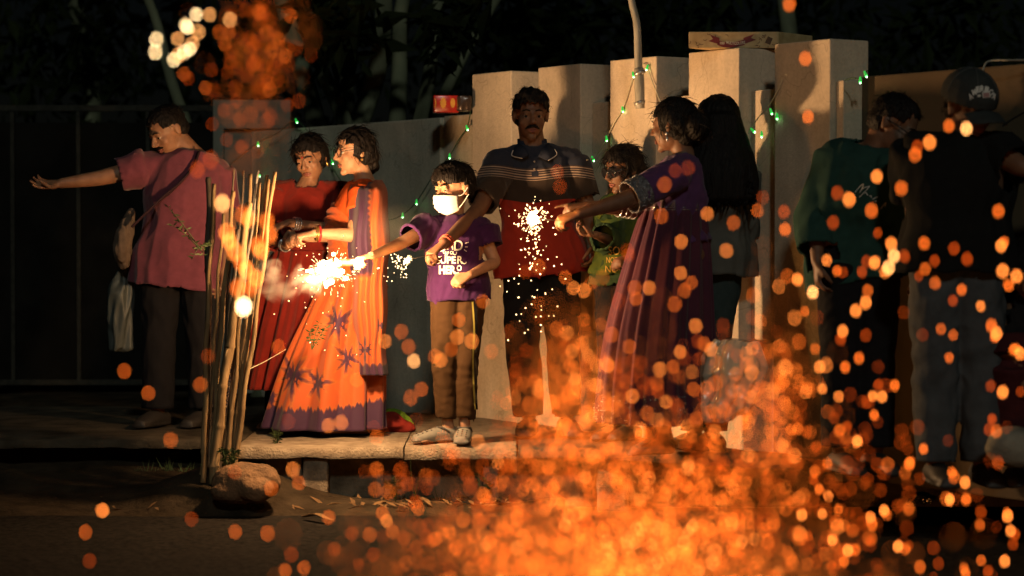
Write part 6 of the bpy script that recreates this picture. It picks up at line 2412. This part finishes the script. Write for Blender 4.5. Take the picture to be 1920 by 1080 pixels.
def spray(name, label, comps, mk, seed):
    r = np.random.default_rng(seed)
    mb = MB()
    for mx, my, sx, sy, n, y0, y1, rs in comps:
        for i in range(n):
            x, y = r.normal(mx, sx), r.normal(my, sy)
            if y > 1110 or y < -30: continue
            ico(mb, P(x, y, r.uniform(y0, y1)), S0 * rs * r.uniform(.7, 1.2), (0, 0, 1), 1.15)
    return obj(name, mb, mk, kind='stuff', label=label)


SPR = 'spark_spray'
spray(SPR, 'dense orange spray of sparks rising from the fountain firework', [(1215, 1000, 190, 105, 430, 4.2, 4.7, .85), (1085, 770, 60, 85, 90, 4.2, 4.6, .85), (1440, 740, 50, 95, 60, 4.2, 4.6, .85), (1240, 860, 150, 80, 90, 4.2, 4.6, .85), (1130, 1030, 150, 50, 200, 4.0, 4.5, .85)], G_DIM, 1)
spray(SPR, 'brighter sparks within the dense spray of the fountain', [(1225, 1000, 180, 100, 330, 4.2, 4.75, .85), (1075, 750, 50, 80, 75, 4.2, 4.6, .85), (1440, 730, 48, 92, 50, 4.2, 4.6, .85), (1230, 855, 150, 80, 64, 4.2, 4.6, .85), (850, 950, 90, 60, 18, 4.2, 4.5, .85), (1150, 1040, 130, 40, 90, 4.1, 4.5, .85)], G_MID, 2)
spray(SPR, 'scattered dim sparks around the spray and in the column at upper left', [(1240, 960, 240, 130, 230, 4.2, 4.9, .85), (1130, 820, 160, 120, 60, 4.2, 4.6, .85), (850, 930, 110, 75, 60, 4.2, 4.6, .85), (480, 90, 42, 60, 34, 4.1, 4.5, .7), (478, 230, 24, 60, 8, 4.1, 4.5, .6), (1600, 900, 120, 120, 46, 4.6, 5.2, .85)], G_DIM, 3)
spray(SPR, 'hottest sparks inside the fountain spray', [(1200, 1000, 180, 90, 64, 4.2, 4.75, .8), (1060, 730, 45, 70, 20, 4.2, 4.6, .8), (1440, 700, 45, 80, 14, 4.2, 4.6, .8), (1280, 880, 140, 90, 22, 4.2, 4.6, .8)], G_BRIGHT, 4)
spray(SPR, 'extra sparks closest to the camera, added to make the soft orange glow', [(1150, 1060, 210, 55, 1300, 2.5, 3.3, .55), (1075, 740, 52, 85, 330, 2.7, 3.3, .5), (1440, 760, 45, 90, 150, 2.8, 3.3, .5), (1200, 900, 160, 80, 420, 2.6, 3.3, .5), (478, 95, 42, 75, 80, 2.7, 3.3, .42), (478, 235, 26, 80, 50, 2.7, 3.3, .4)], G_SOFT, 5)  # near sparks added only for the blurred glow they spread
